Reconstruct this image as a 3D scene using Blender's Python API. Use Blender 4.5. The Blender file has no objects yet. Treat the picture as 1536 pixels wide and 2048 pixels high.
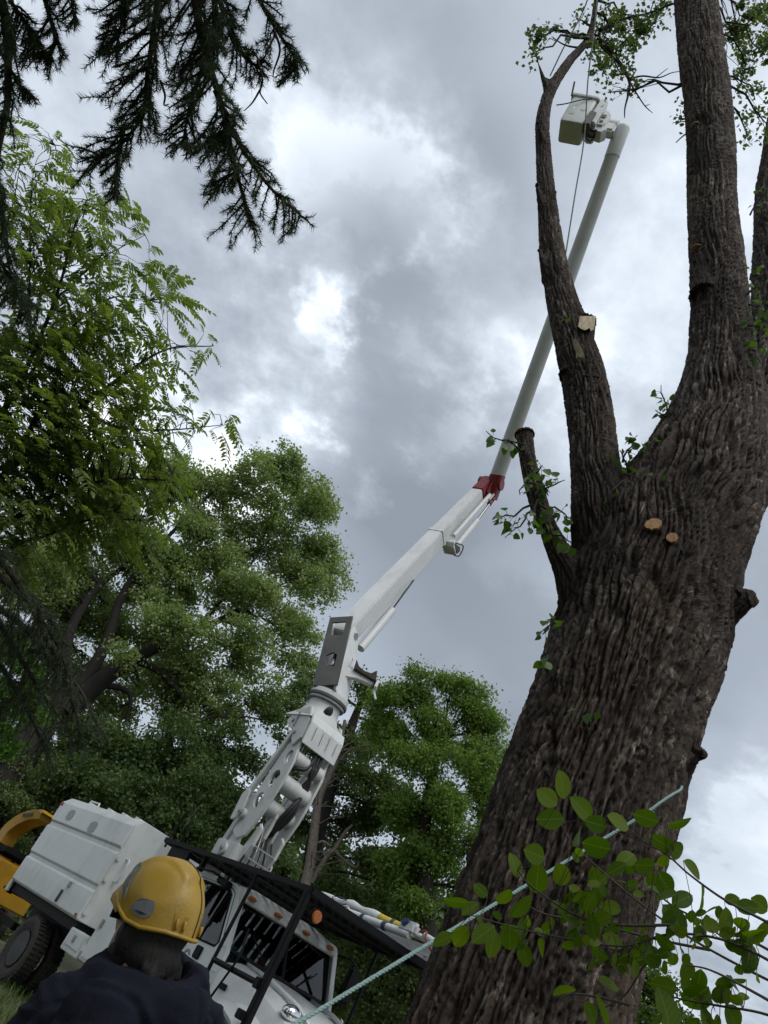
import bpy, bmesh, math, random
import numpy as np
from mathutils import Vector, Matrix, Quaternion
random.seed(11); rng = np.random.default_rng(11)
R = math.radians
SC = bpy.context.scene
COL = SC.collection

# ------------------------------------------------------------------ camera, sky, sun, exposure
FPX, PITCH, ROLL, EYE = 1640.0, R(30.5), R(29.3), 1.6
CF = np.array([0, math.cos(PITCH), math.sin(PITCH)])
_u0 = np.array([0, -math.sin(PITCH), math.cos(PITCH)]); _r0 = np.array([1., 0, 0])
CX = math.cos(ROLL) * _r0 + math.sin(ROLL) * _u0
CY = math.cos(ROLL) * _u0 - math.sin(ROLL) * _r0
CC = np.array([0, 0, EYE])
cam = bpy.data.cameras.new('camera'); cam_o = bpy.data.objects.new('camera', cam); COL.objects.link(cam_o)
cam.sensor_fit = 'VERTICAL'; cam.sensor_height = 24.0; cam.lens = FPX * 24 / 2048
cam.clip_start = 0.05; cam.clip_end = 3000
cam_o.matrix_world = Matrix(((CX[0], CY[0], -CF[0], CC[0]), (CX[1], CY[1], -CF[1], CC[1]), (CX[2], CY[2], -CF[2], CC[2]), (0, 0, 0, 1)))
SC.camera = cam_o

def ray(px, py):
    d = CF + CX * ((px - 768) / FPX) - CY * ((py - 1024) / FPX)
    return d / np.linalg.norm(d)
def at(px, py, dist): return CC + ray(px, py) * dist                 # a point at a given range
def ath(px, py, hd):                                                # a point at a given distance over the ground
    d = ray(px, py); return CC + d * (hd / math.hypot(d[0], d[1]))
def depth(P): return float((np.asarray(P) - CC) @ CF)
def hit(px, py, P, n):
    d = ray(px, py); return CC + d * (((P - CC) @ n) / (d @ n))

SUN_EL, SUN_AZ = R(60), R(165)      # azimuth clockwise from +Y
world = bpy.data.worlds.new('World'); SC.world = world; world.use_nodes = True
def build_world():
    nt = world.node_tree; nt.nodes.clear(); N = nt.nodes.new; L = nt.links.new
    out = N('ShaderNodeOutputWorld'); bg = N('ShaderNodeBackground'); bg.inputs['Strength'].default_value = 0.12
    L(bg.outputs[0], out.inputs[0])
    sky = N('ShaderNodeTexSky'); sky.sky_type = 'NISHITA'; sky.sun_disc = False
    sky.sun_elevation = SUN_EL; sky.sun_rotation = SUN_AZ
    tc = N('ShaderNodeTexCoord')
    def math_(op, a, b=None, c=None, clamp=False):
        m = N('ShaderNodeMath'); m.operation = op; m.use_clamp = clamp
        for i, v in enumerate((a, b, c)):
            if v is None: continue
            if isinstance(v, (int, float)): m.inputs[i].default_value = v
            else: L(v, m.inputs[i])
        return m.outputs[0]
    # cloud coordinates: directions flattened onto a cloud deck, so the clouds shrink towards the horizon
    sep = N('ShaderNodeSeparateXYZ'); L(tc.outputs['Generated'], sep.inputs[0])
    den = math_('ADD', math_('MAXIMUM', sep.outputs[2], 0.0), 0.35)
    cx = math_('DIVIDE', sep.outputs[0], den); cy = math_('DIVIDE', sep.outputs[1], den)
    com = N('ShaderNodeCombineXYZ'); L(cx, com.inputs[0]); L(cy, com.inputs[1])
    def noise(scale, det, rough, off, dist=0.0):
        mp = N('ShaderNodeMapping'); L(com.outputs[0], mp.inputs[0]); mp.inputs['Location'].default_value = off
        n = N('ShaderNodeTexNoise'); n.noise_dimensions = '2D'; n.inputs['Scale'].default_value = scale; n.inputs['Detail'].default_value = det
        n.inputs['Roughness'].default_value = rough; n.inputs['Distortion'].default_value = dist
        L(mp.outputs[0], n.inputs['Vector']); return n.outputs[0]
    n1 = noise(1.7, 3, 0.55, (3.1, 7.7, 0)); n2 = noise(3.7, 6, 0.60, (1.3, 2.2, 4.0)); n3 = n1
    v = math_('MULTIPLY_ADD', n1, 0.75, -0.375)
    v = math_('ADD', v, math_('MULTIPLY_ADD', n2, 0.62, -0.31))
    # the cloud masses of the afternoon: thin bright breaks and thick grey banks
    spots = [((600, 200), 90, .30), ((635, 410), 110, .24), ((450, 760), 42, .85), ((540, 740), 120, .34), ((855, 780), 130, .26), ((1010, 670), 90, .16), ((1290, 580), 45, .20),
             ((1480, 1580), 40, -.22), ((1470, 1780), 70, .34), ((120, 110), 40, .14), ((1060, 960), 70, .14),
             ((720, 890), 50, -.42), ((800, 300), 34, -.26), ((650, 620), 110, -.26), ((1000, 1200), 26, -.26), ((400, 480), 50, -.20), ((900, 480), 90, -.10)]
    # soft edges for those masses
    wob = math_('MULTIPLY_ADD', n2, 0.05, -0.025)
    for (px, py), k, a in spots:
        d = ray(px, py)
        vm = N('ShaderNodeVectorMath'); vm.operation = 'DOT_PRODUCT'; L(tc.outputs['Generated'], vm.inputs[0]); vm.inputs[1].default_value = d
        g = math_('POWER', math_('ADD', vm.outputs['Value'], wob, clamp=True), float(k * 1.6))
        v = math_('MULTIPLY_ADD', g, a, v)
    v = math_('ADD', v, 0.44, clamp=True)
    ramp = N('ShaderNodeValToRGB'); L(v, ramp.inputs[0])
    cr = ramp.color_ramp
    cr.elements[0].position = 0.06; cr.elements[0].color = (0.240, 0.268, 0.310, 1)
    cr.elements[1].position = 1.0; cr.elements[1].color = (0.98, 1.0, 1.02, 1)
    for p, c in ((0.32, (0.330, 0.372, 0.43)), (0.52, (0.46, 0.51, 0.58)), (0.70, (0.63, 0.695, 0.775)), (0.85, (0.83, 0.885, 0.945))):
        e = cr.elements.new(p); e.color = (*c, 1)
    sc_ = N('ShaderNodeVectorMath'); sc_.operation = 'SCALE'; L(ramp.outputs[0], sc_.inputs[0]); sc_.inputs['Scale'].default_value = 1.0 / 0.12
    mix = N('ShaderNodeMix'); mix.data_type = 'RGBA'; mix.inputs[0].default_value = 0.93
    L(sky.outputs[0], mix.inputs[6]); L(sc_.outputs[0], mix.inputs[7]); L(mix.outputs[2], bg.inputs[0])
build_world()
sun = bpy.data.lights.new('sun', 'SUN'); sun.energy = 1.5; sun.angle = R(40); sun.color = (1, 0.97, 0.92)
sun_o = bpy.data.objects.new('sun', sun); COL.objects.link(sun_o)
sd = Vector((math.sin(SUN_AZ) * math.cos(SUN_EL), math.cos(SUN_AZ) * math.cos(SUN_EL), math.sin(SUN_EL)))
sun_o.rotation_euler = sd.to_track_quat('Z', 'Y').to_euler(); sun_o.location = sd * 50
vs = SC.view_settings; vs.view_transform = 'Standard'; vs.look = 'None'; vs.exposure = 0.35; vs.gamma = 1.0; vs.use_curve_mapping = False
SC.render.engine = 'CYCLES'
cy = SC.cycles; cy.use_denoising = True; cy.max_bounces = 4; cy.diffuse_bounces = 2; cy.glossy_bounces = 2; cy.transmission_bounces = 2; cy.transparent_max_bounces = 5; cy.use_adaptive_sampling = True; cy.adaptive_threshold = 0.025
cy.caustics_reflective = False; cy.caustics_refractive = False
try: cy.denoiser = 'OPENIMAGEDENOISE'
except Exception: pass

# ------------------------------------------------------------------ helpers
MATS = {}
def mat(name, col, rough=0.6, metal=0.0, var=0.25, scale=3.0, bump=0.0, bscale=40.0, spec=0.5, col2=None, coat=0.0, stretch=None, grime=0.0):
    if name in MATS: return MATS[name]
    m = bpy.data.materials.new(name); m.use_nodes = True; nt = m.node_tree; N = nt.nodes.new; L = nt.links.new
    b = nt.nodes['Principled BSDF']; tc = N('ShaderNodeTexCoord')
    src = tc.outputs['Object']
    if stretch:
        mp = N('ShaderNodeMapping'); mp.inputs['Scale'].default_value = stretch; L(src, mp.inputs[0]); src = mp.outputs[0]
    n = N('ShaderNodeTexNoise'); n.inputs['Scale'].default_value = scale; n.inputs['Detail'].default_value = 6; n.inputs['Roughness'].default_value = 0.6
    L(src, n.inputs['Vector'])
    ra = N('ShaderNodeValToRGB'); L(n.outputs[0], ra.inputs[0])
    c2 = col2 or tuple(c * (1 - var) for c in col)
    ra.color_ramp.elements[0].position = 0.32; ra.color_ramp.elements[0].color = (*c2, 1)
    ra.color_ramp.elements[1].position = 0.66; ra.color_ramp.elements[1].color = (*[min(1, c * (1 + var * .35)) for c in col], 1)
    colo = ra.outputs[0]
    if grime:
        g = N('ShaderNodeTexNoise'); g.inputs['Scale'].default_value = 1.7; g.inputs['Detail'].default_value = 10; g.inputs['Roughness'].default_value = 0.72
        mpg = N('ShaderNodeMapping'); mpg.inputs['Scale'].default_value = (1.6, 1.6, 0.7); L(tc.outputs['Object'], mpg.inputs[0]); L(mpg.outputs[0], g.inputs['Vector'])
        gr = N('ShaderNodeMapRange'); L(g.outputs[0], gr.inputs[0]); gr.inputs[1].default_value = 0.50; gr.inputs[2].default_value = 0.78; gr.inputs[3].default_value = 0; gr.inputs[4].default_value = grime
        mx = N('ShaderNodeMix'); mx.data_type = 'RGBA'; L(gr.outputs[0], mx.inputs[0]); L(colo, mx.inputs[6]); mx.inputs[7].default_value = (0.16, 0.14, 0.11, 1)
        colo = mx.outputs[2]
    L(colo, b.inputs['Base Color'])
    rr = N('ShaderNodeMapRange'); L(n.outputs[0], rr.inputs[0]); rr.inputs[3].default_value = max(0.02, rough - 0.1); rr.inputs[4].default_value = min(1, rough + 0.12)
    L(rr.outputs[0], b.inputs['Roughness'])
    b.inputs['Metallic'].default_value = metal; b.inputs['Specular IOR Level'].default_value = spec; b.inputs['Coat Weight'].default_value = coat
    if bump:
        n2 = N('ShaderNodeTexNoise'); n2.inputs['Scale'].default_value = bscale; n2.inputs['Detail'].default_value = 5; L(src, n2.inputs['Vector'])
        bp = N('ShaderNodeBump'); bp.inputs['Strength'].default_value = bump; bp.inputs['Distance'].default_value = 0.02; L(n2.outputs[0], bp.inputs['Height']); L(bp.outputs[0], b.inputs['Normal'])
    MATS[name] = m; return m
def leaf_mat(name, col, trans=0.45, var=0.35, tcol=None, rough=0.45, hue=0.03, spec=0.35):
    if name in MATS: return MATS[name]
    m = bpy.data.materials.new(name); m.use_nodes = True; nt = m.node_tree; N = nt.nodes.new; L = nt.links.new
    b = nt.nodes['Principled BSDF']; out = nt.nodes['Material Output']
    geo = N('ShaderNodeNewGeometry'); tc = N('ShaderNodeTexCoord')
    n = N('ShaderNodeTexNoise'); n.inputs['Scale'].default_value = 1.1; n.inputs['Detail'].default_value = 2; L(tc.outputs['Object'], n.inputs['Vector'])
    oi = N('ShaderNodeObjectInfo')
    s = N('ShaderNodeMath'); s.operation = 'ADD'; L(geo.outputs['Random Per Island'], s.inputs[0]); L(n.outputs[0], s.inputs[1])
    s1 = N('ShaderNodeMath'); s1.operation = 'ADD'; L(s.outputs[0], s1.inputs[0]); L(oi.outputs['Random'], s1.inputs[1])
    s2 = N('ShaderNodeMath'); s2.operation = 'MULTIPLY'; L(s1.outputs[0], s2.inputs[0]); s2.inputs[1].default_value = 0.4
    hs = N('ShaderNodeHueSaturation'); hs.inputs['Color'].default_value = (*col, 1)
    h = N('ShaderNodeMapRange'); L(s2.outputs[0], h.inputs[0]); h.inputs[3].default_value = 0.5 + hue; h.inputs[4].default_value = 0.5 - hue; L(h.outputs[0], hs.inputs['Hue'])
    vv = N('ShaderNodeMapRange'); L(s2.outputs[0], vv.inputs[0]); vv.inputs[1].default_value = 0.15; vv.inputs[2].default_value = 0.95; vv.inputs[3].default_value = 1 - var; vv.inputs[4].default_value = 1 + var; L(vv.outputs[0], hs.inputs['Value'])
    L(hs.outputs[0], b.inputs['Base Color']); b.inputs['Roughness'].default_value = rough; b.inputs['Specular IOR Level'].default_value = spec
    t = N('ShaderNodeBsdfTranslucent'); mx2 = N('ShaderNodeMix'); mx2.data_type = 'RGBA'; mx2.blend_type = 'MULTIPLY'; mx2.inputs[0].default_value = 1
    L(hs.outputs[0], mx2.inputs[6]); mx2.inputs[7].default_value = (*(tcol or (1.35, 1.5, 0.55)), 1); L(mx2.outputs[2], t.inputs[0])
    ms = N('ShaderNodeMixShader'); ms.inputs[0].default_value = trans; L(b.outputs[0], ms.inputs[1]); L(t.outputs[0], ms.inputs[2]); L(ms.outputs[0], out.inputs[0])
    MATS[name] = m; return m

def link(name, me, material=None, parent=None, smooth=False, kind=None, label=None):
    o = bpy.data.objects.new(name, me); COL.objects.link(o)
    if material is not None and len(me.materials) == 0: me.materials.append(material)
    if smooth and len(me.polygons): me.polygons.foreach_set('use_smooth', np.ones(len(me.polygons), bool))
    if parent is not None: o.parent = parent
    if kind: o['kind'] = kind
    if label: o['label'] = label
    return o
def tag(o, label=None, cat=None, group=None, kind=None):
    for k, v in (('label', label), ('category', cat), ('group', group), ('kind', kind)):
        if v: o[k] = v
    return o
def empty(name, loc=(0, 0, 0), rz=0.0, label=None, cat=None, group=None):
    o = bpy.data.objects.new(name, None); COL.objects.link(o); o.location = loc; o.rotation_euler = (0, 0, rz); o.empty_display_size = 0.2
    return tag(o, label, cat, group)
def np_mesh(V, F, name='m'):
    """V (n,3); F (m,k) with constant k"""
    V = np.asarray(V, np.float32); F = np.asarray(F, np.int32); m, k = F.shape
    me = bpy.data.meshes.new(name); me.vertices.add(len(V)); me.vertices.foreach_set('co', V.ravel())
    me.loops.add(m * k); me.loops.foreach_set('vertex_index', F.ravel()); me.polygons.add(m)
    me.polygons.foreach_set('loop_start', np.arange(0, m * k, k, dtype=np.int32))
    me.update(calc_edges=True); return me
class MB:
    """collects simple solids; build() links them as ONE mesh object"""
    def __init__(s): s.v = []; s.f = []
    def add(s, V, F):
        o = len(s.v); s.v += [tuple(map(float, p)) for p in V]; s.f += [tuple(i + o for i in f) for f in F]; return s
    def box(s, c, size, M=None):
        c = Vector(c); h = Vector(size) / 2; V = []
        for x in (-1, 1):
            for y in (-1, 1):
                for z in (-1, 1):
                    p = Vector((x * h.x, y * h.y, z * h.z)); V.append((M @ p if M else p) + c)
        return s.add(V, [(0, 1, 3, 2), (4, 6, 7, 5), (0, 4, 5, 1), (2, 3, 7, 6), (0, 2, 6, 4), (1, 5, 7, 3)])
    def tube(s, pts, rad, seg=8, caps=True, ell=None):
        P = [Vector(p) for p in pts]; n = len(P)
        if isinstance(rad, (int, float)): rad = [rad] * n
        t0 = (P[1] - P[0]).normalized(); a = t0.orthogonal().normalized(); V = []; F = []
        for i in range(n):
            t = (P[min(i + 1, n - 1)] - P[max(i - 1, 0)])
            t = t.normalized() if t.length > 1e-9 else t0
            a = (a - t * a.dot(t)); a = a.normalized() if a.length > 1e-6 else t.orthogonal().normalized()
            b = t.cross(a)
            for k in range(seg):
                an = 2 * math.pi * k / seg; V.append(P[i] + (a * math.cos(an) + b * math.sin(an)) * rad[i])
        for i in range(n - 1):
            for k in range(seg):
                k2 = (k + 1) % seg; F.append((i * seg + k, i * seg + k2, (i + 1) * seg + k2, (i + 1) * seg + k))
        if caps: F.append(tuple(range(seg - 1, -1, -1))); F.append(tuple((n - 1) * seg + k for k in range(seg)))
        return s.add(V, F)
    def cyl(s, a, b, r, seg=20, r2=None): return s.tube([a, b], [r, r if r2 is None else r2], seg)
    def prism(s, poly, f0, f1):
        """poly: list of 2D points; f0 and f1 map a 2D point to the two end planes"""
        n = len(poly); V = [f0(*p) for p in poly] + [f1(*p) for p in poly]
        return s.add(V, [tuple(range(n - 1, -1, -1)), tuple(range(n, 2 * n))] + [(k, (k + 1) % n, n + (k + 1) % n, n + k) for k in range(n)])
    def loft(s, rings, caps=True, close=True):
        n = len(rings[0]); V = [p for r in rings for p in r]; F = []
        for i in range(len(rings) - 1):
            for k in range(n if close else n - 1):
                k2 = (k + 1) % n; F.append((i * n + k, i * n + k2, (i + 1) * n + k2, (i + 1) * n + k))
        if caps: F.append(tuple(range(n - 1, -1, -1))); F.append(tuple((len(rings) - 1) * n + k for k in range(n)))
        return s.add(V, F)
    def mesh(s, bevel=0.0, seg=2, recalc=True):
        me = bpy.data.meshes.new('m'); me.from_pydata(s.v, [], s.f)
        if bevel or recalc:
            bm = bmesh.new(); bm.from_mesh(me)
            if recalc: bmesh.ops.recalc_face_normals(bm, faces=bm.faces)
            if bevel:
                es = [e for e in bm.edges if len(e.link_faces) == 2 and e.calc_face_angle(0) > 0.5]
                bmesh.ops.bevel(bm, geom=es, offset=bevel, segments=seg, affect='EDGES', clamp_overlap=True)
            bm.to_mesh(me); bm.free()
        return me
    def build(s, name, material, parent=None, bevel=0.0, smooth=False, seg=2, kind=None, label=None, smooth_angle=None):
        o = link(name, s.mesh(bevel, seg), material, parent, smooth, kind, label)
        if smooth_angle:
            o.data.polygons.foreach_set('use_smooth', np.ones(len(o.data.polygons), bool)); o.data.set_sharp_from_angle(angle=R(smooth_angle))
        return o
def plate_mesh(outline, holes, thick, M, bevel=0.0, res=4):
    """flat plate with holes cut through it; M maps plate coordinates (u, v, thickness) to the parent's"""
    cu = bpy.data.curves.new('c', 'CURVE'); cu.dimensions = '2D'; cu.fill_mode = 'BOTH'; cu.extrude = thick / 2 - bevel; cu.bevel_depth = bevel; cu.bevel_resolution = 1
    for pts in [outline] + list(holes):
        sp = cu.splines.new('POLY'); sp.points.add(len(pts) - 1); sp.use_cyclic_u = True
        for p, q in zip(sp.points, pts): p.co = (q[0], q[1], 0, 1)
    o = bpy.data.objects.new('tmp', cu); COL.objects.link(o)
    dg = bpy.context.evaluated_depsgraph_get(); me = bpy.data.meshes.new_from_object(o.evaluated_get(dg))
    bpy.data.objects.remove(o); bpy.data.curves.remove(cu); me.transform(M); return me
def circ(cx, cy, r, n=20, ry=None, a0=0): return [(cx + r * math.cos(a0 + 2 * math.pi * k / n), cy + (ry or r) * math.sin(a0 + 2 * math.pi * k / n)) for k in range(n)]
def text_mesh(body, size, M, extrude=0.0015, shear=0.0, offset=0.0):
    cu = bpy.data.curves.new('t', 'FONT'); cu.body = body; cu.size = size; cu.extrude = extrude; cu.align_x = 'CENTER'; cu.align_y = 'CENTER'; cu.shear = shear; cu.offset = offset; cu.resolution_u = 3
    o = bpy.data.objects.new('tmp', cu); COL.objects.link(o)
    dg = bpy.context.evaluated_depsgraph_get(); me = bpy.data.meshes.new_from_object(o.evaluated_get(dg))
    bpy.data.objects.remove(o); bpy.data.curves.remove(cu); me.transform(M); return me
def frame(o, u, v):
    """matrix with axes u, v, u x v at origin o"""
    u = Vector(u).normalized(); v = Vector(v); v = (v - u * v.dot(u)).normalized(); w = u.cross(v)
    return Matrix(((u.x, v.x, w.x, o[0]), (u.y, v.y, w.y, o[1]), (u.z, v.z, w.z, o[2]), (0, 0, 0, 1)))
def cat_curve(pts, n=6):
    """Catmull-Rom through pts (k,d) arrays"""
    P = np.asarray(pts, float); P = np.vstack([2 * P[0] - P[1], P, 2 * P[-1] - P[-2]]); out = []
    for i in range(1, len(P) - 2):
        for t in np.linspace(0, 1, n, endpoint=False):
            a, b, c, d = P[i - 1], P[i], P[i + 1], P[i + 2]
            out.append(.5 * ((2 * b) + (c - a) * t + (2 * a - 5 * b + 4 * c - d) * t * t + (3 * b - a - 3 * c + d) * t ** 3))
    out.append(P[-2]); return np.array(out)
_perm = np.random.default_rng(5).permutation(512).astype(np.int64); _perm = np.concatenate([_perm, _perm, _perm])
_g3 = np.random.default_rng(6).normal(size=(512, 3)); _g3 /= np.linalg.norm(_g3, axis=1)[:, None]
def perlin(p):
    p = np.asarray(p, float); i = np.floor(p).astype(np.int64); f = p - i; u = f * f * f * (f * (f * 6 - 15) + 10); r = np.zeros(len(p)); i &= 511
    for dx in (0, 1):
        wx = u[:, 0] if dx else 1 - u[:, 0]; hx = _perm[(i[:, 0] + dx) & 511]
        for dy in (0, 1):
            wy = u[:, 1] if dy else 1 - u[:, 1]; hy = _perm[(hx + i[:, 1] + dy) & 511]
            for dz in (0, 1):
                wz = u[:, 2] if dz else 1 - u[:, 2]; g = _g3[_perm[(hy + i[:, 2] + dz) & 511] & 511]
                r += wx * wy * wz * (g[:, 0] * (f[:, 0] - dx) + g[:, 1] * (f[:, 1] - dy) + g[:, 2] * (f[:, 2] - dz))
    return r * 1.6
def sstep(a, b, x): t = np.clip((x - a) / (b - a), 0, 1); return t * t * (3 - 2 * t)
def remeshed(mb_or_mesh, voxel, smooth=0):
    """voxel-merge overlapping solids into one continuous skin; returns V, F(quads)"""
    me = mb_or_mesh.mesh() if isinstance(mb_or_mesh, MB) else mb_or_mesh
    o = bpy.data.objects.new('tmp', me); COL.objects.link(o)
    md = o.modifiers.new('r', 'REMESH'); md.mode = 'VOXEL'; md.voxel_size = voxel; md.adaptivity = 0
    if smooth: ms = o.modifiers.new('s', 'SMOOTH'); ms.factor = 0.5; ms.iterations = smooth
    dg = bpy.context.evaluated_depsgraph_get(); out = bpy.data.meshes.new_from_object(o.evaluated_get(dg))
    bpy.data.objects.remove(o); bpy.data.meshes.remove(me); return out
def mesh_np(me):
    V = np.empty(len(me.vertices) * 3, np.float32); me.vertices.foreach_get('co', V)
    Nn = np.empty(len(me.vertices) * 3, np.float32); me.vertex_normals.foreach_get('vector', Nn)
    return V.reshape(-1, 3).astype(float), Nn.reshape(-1, 3).astype(float)
# ------------------------------------------------------------------ ground
def build_ground():
    n = 80; xs = np.concatenate([-np.geomspace(1500, 12, 14), np.linspace(-11, 11, 45), np.geomspace(12, 1500, 14)])
    ys = np.concatenate([-np.geomspace(1500, 8, 12), np.linspace(-7, 26, 60), np.geomspace(27, 1500, 14)])
    X, Y = np.meshgrid(xs, ys); P = np.stack([X.ravel(), Y.ravel(), np.zeros(X.size)], 1)
    z = perlin(P * 0.35) * 0.05 + perlin(P * 1.3 + 9) * 0.02; z[np.hypot(P[:, 0], P[:, 1]) > 40] = -0.02; P[:, 2] = z
    w = len(xs); F = [(j * w + i, j * w + i + 1, (j + 1) * w + i + 1, (j + 1) * w + i) for j in range(len(ys) - 1) for i in range(w - 1)]
    m = mat('lawn_soil', (0.075, 0.085, 0.035), 0.9, var=0.5, scale=1.4, bump=0.5, bscale=30, col2=(0.06, 0.05, 0.03))
    tag(link('ground', np_mesh(P, F), m, smooth=True), kind='structure')
    # grass blades where the lawn is near enough to see them
    k = 26000; px = rng.uniform(-9, 2, k); py = rng.uniform(5, 19, k); P = np.stack([px, py, np.zeros(k)], 1)
    keep = perlin(P * 0.8 + 3) > -0.25; P = P[keep]; k = len(P); a = rng.uniform(0, 6.28, k); h = rng.uniform(.06, .2, k); w = rng.uniform(.004, .009, k)
    d = np.stack([np.cos(a), np.sin(a), np.zeros(k)], 1); l = rng.uniform(.2, .9, k)[:, None] * h[:, None]
    e = np.stack([-d[:, 1], d[:, 0], d[:, 2]], 1) * w[:, None]; up = np.array([0, 0, 1.])
    V = np.stack([P - e, P + e, P + e * .7 + d * l * .4 + up * h[:, None] * .6, P - e * .7 + d * l * .4 + up * h[:, None] * .6, P + d * l + up * h[:, None]], 1).reshape(-1, 3)
    i = np.arange(k)[:, None] * 5; F = np.concatenate([i + [0, 1, 2], i + [0, 2, 3], i + [3, 2, 4]]);
    tag(link('grass', np_mesh(V, F), leaf_mat('grass_blade', (0.075, 0.125, 0.03), 0.3)), 'short green lawn grass in front of the truck', 'grass', kind='stuff')
build_ground()

# ------------------------------------------------------------------ the big cottonwood being taken down
TREE_LIMBS = {
 'trunk': [(1035, 2048, 5.2, 415), (1113, 1800, 5.2, 370), (1174, 1600, 5.2, 345), (1236, 1400, 5.22, 328), (1280, 1270, 5.25, 336), (1312, 1110, 5.28, 318), (1330, 1000, 5.3, 220), (1335, 930, 5.3, 120)],
 'right': [(1300, 1180, 5.27, 300), (1375, 1010, 5.3, 270), (1432, 860, 5.25, 205), (1444, 740, 5.2, 146), (1440, 640, 5.15, 122), (1434, 530, 5.12, 112), (1425, 400, 5.1, 100), (1421, 280, 5.1, 98), (1406, 130, 5.1, 95), (1391, 0, 5.1, 86), (1375, -160, 5.1, 74), (1360, -340, 5.1, 58)],
 'far': [(1385, 1060, 5.5, 190), (1482, 900, 5.7, 190), (1550, 740, 5.8, 150), (1556, 600, 5.9, 110), (1547, 480, 6.0, 84), (1538, 380, 6.1, 60), (1560, 220, 6.2, 52), (1580, 60, 6.3, 44), (1590, -120, 6.4, 36), (1600, -300, 6.5, 26)],
 'left': [(1262, 1180, 5.2, 220), (1212, 1060, 5.15, 150), (1194, 960, 5.15, 112), (1184, 860, 5.18, 103), (1168, 760, 5.2, 100), (1148, 680, 5.24, 90), (1125, 600, 5.3, 74), (1106, 510, 5.35, 64), (1094, 400, 5.4, 52), (1087, 300, 5.5, 43), (1086, 240, 5.55, 40), (1101, 182, 5.6, 36), (1138, 124, 5.6, 30), (1178, 74, 5.6, 26), (1192, 0, 5.6, 22), (1200, -110, 5.6, 17), (1215, -240, 5.6, 9)],
 'stub_low': [(1190, 1250, 5.15, 130), (1135, 1140, 5.1, 74), (1098, 1060, 5.1, 58), (1072, 985, 5.12, 56), (1056, 920, 5.15, 52), (1048, 860, 5.18, 54)],
 'stub_top': [(1098, 190, 5.6, 30), (1084, 150, 5.62, 22), (1071, 108, 5.64, 14), (1064, 92, 5.65, 8)],
 'cut_big': [(1148, 760, 5.2, 80), (1164, 695, 5.18, 58), (1177, 634, 5.16, 50)],
 'knot_right': [(1420, 1232, 5.2, 110), (1462, 1214, 5.12, 74), (1492, 1200, 5.08, 60), (1508, 1194, 5.06, 52)],
 'knob_right': [(1345, 1540, 5.15, 90), (1378, 1520, 5.08, 56), (1400, 1510, 5.05, 40), (1408, 1507, 5.05, 34)],
 'stub_a': [(1418, 345, 5.08, 80), (1400, 290, 5.03, 44), (1391, 252, 5.0, 36)],
 'stub_b': [(1412, 590, 5.05, 80), (1400, 535, 5.0, 32), (1394, 497, 4.97, 24)],
 'stub_c': [(1330, 1115, 5.05, 90), (1314, 1075, 4.76, 50), (1308, 1053, 4.66, 38)],
 'stub_d': [(1355, 1120, 5.0, 80), (1347, 1092, 4.74, 40), (1345, 1079, 4.66, 28)],
 'stub_e': [(1090, 430, 5.38, 40), (1076, 385, 5.32, 24), (1073, 362, 5.3, 20)],
 'stub_f': [(1092, 300, 5.48, 36), (1078, 258, 5.42, 22), (1074, 238, 5.4, 18)],
 'stub_g': [(1100, 560, 5.33, 48), (1081, 515, 5.28, 24), (1076, 493, 5.26, 18)],
 'stub_h': [(1095, 400, 5.38, 34), (1113, 388, 5.34, 14), (1117, 380, 5.33, 12)],
}
def limb_points(spec, n=7):
    P = []
    for px, py, hd, w in spec:
        p = ath(px, py, hd); P.append((*p, w / 2 / FPX * depth(p)))
    return cat_curve(P, n)
def build_cottonwood():
    L = {k: limb_points(v) for k, v in TREE_LIMBS.items()}
    t = L['trunk']; d = (t[7] - t[0]); d /= d[2]                      # carry the trunk down to the ground with a flare
    z = np.linspace(-0.15, t[0][2] - 0.25, 7); base = t[0][None] + (z - t[0][2])[:, None] * (d[None] * 0.6)
    base[:, 2] = z; base[:, 3] = t[0][3] * (1.0 + 0.42 * np.exp(-np.maximum(z, 0) * 2.2)); L['trunk'] = np.vstack([base, t])
    CUTI = {'right': 20, 'left': 27, 'far': 12}                      # where the fork ends and the free limbs begin
    lower = ('trunk', 'knot_right', 'knob_right', 'stub_low', 'stub_c', 'stub_d')
    base_xy = L['trunk'][0][:2]
    root = empty('cottonwood_tree', (base_xy[0], base_xy[1], 0), 0, 'huge deeply furrowed cottonwood with cut limbs and stubs beside the bucket truck', 'tree'); BKM = bark_mat()
    groups = [('trunk', 0.0106, 16, [(k, None) for k in lower] + [(k, (0, c + 1)) for k, c in CUTI.items()]),
              ('limb', 0.0155, 9, [('right', (CUTI['right'] - 3, None)), ('stub_a', None), ('stub_b', None)]),
              ('limb', 0.0125, 10, [('left', (CUTI['left'] - 3, None)), ('stub_top', None), ('cut_big', None), ('stub_e', None), ('stub_f', None), ('stub_g', None), ('stub_h', None)]),
              ('limb', 0.022, 8, [('far', (CUTI['far'] - 3, None))])]
    for nm, vox, sm, keys in groups:
        mb = MB()
        for k, sl_ in keys: P = L[k] if sl_ is None else L[k][sl_[0]:sl_[1]]; mb.tube(P[:, :3], list(P[:, 3]), 28)
        me = remeshed(mb, vox, sm); bark_skin(me, {k: L[k] for k, _ in keys}, list(L))
        me.transform(Matrix.Translation((-base_xy[0], -base_xy[1], 0))); me.materials.clear(); link(nm, me, BKM, root, True); print(nm, len(me.vertices))
    return root, L, np.array([base_xy[0], base_xy[1], 0])
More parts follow.
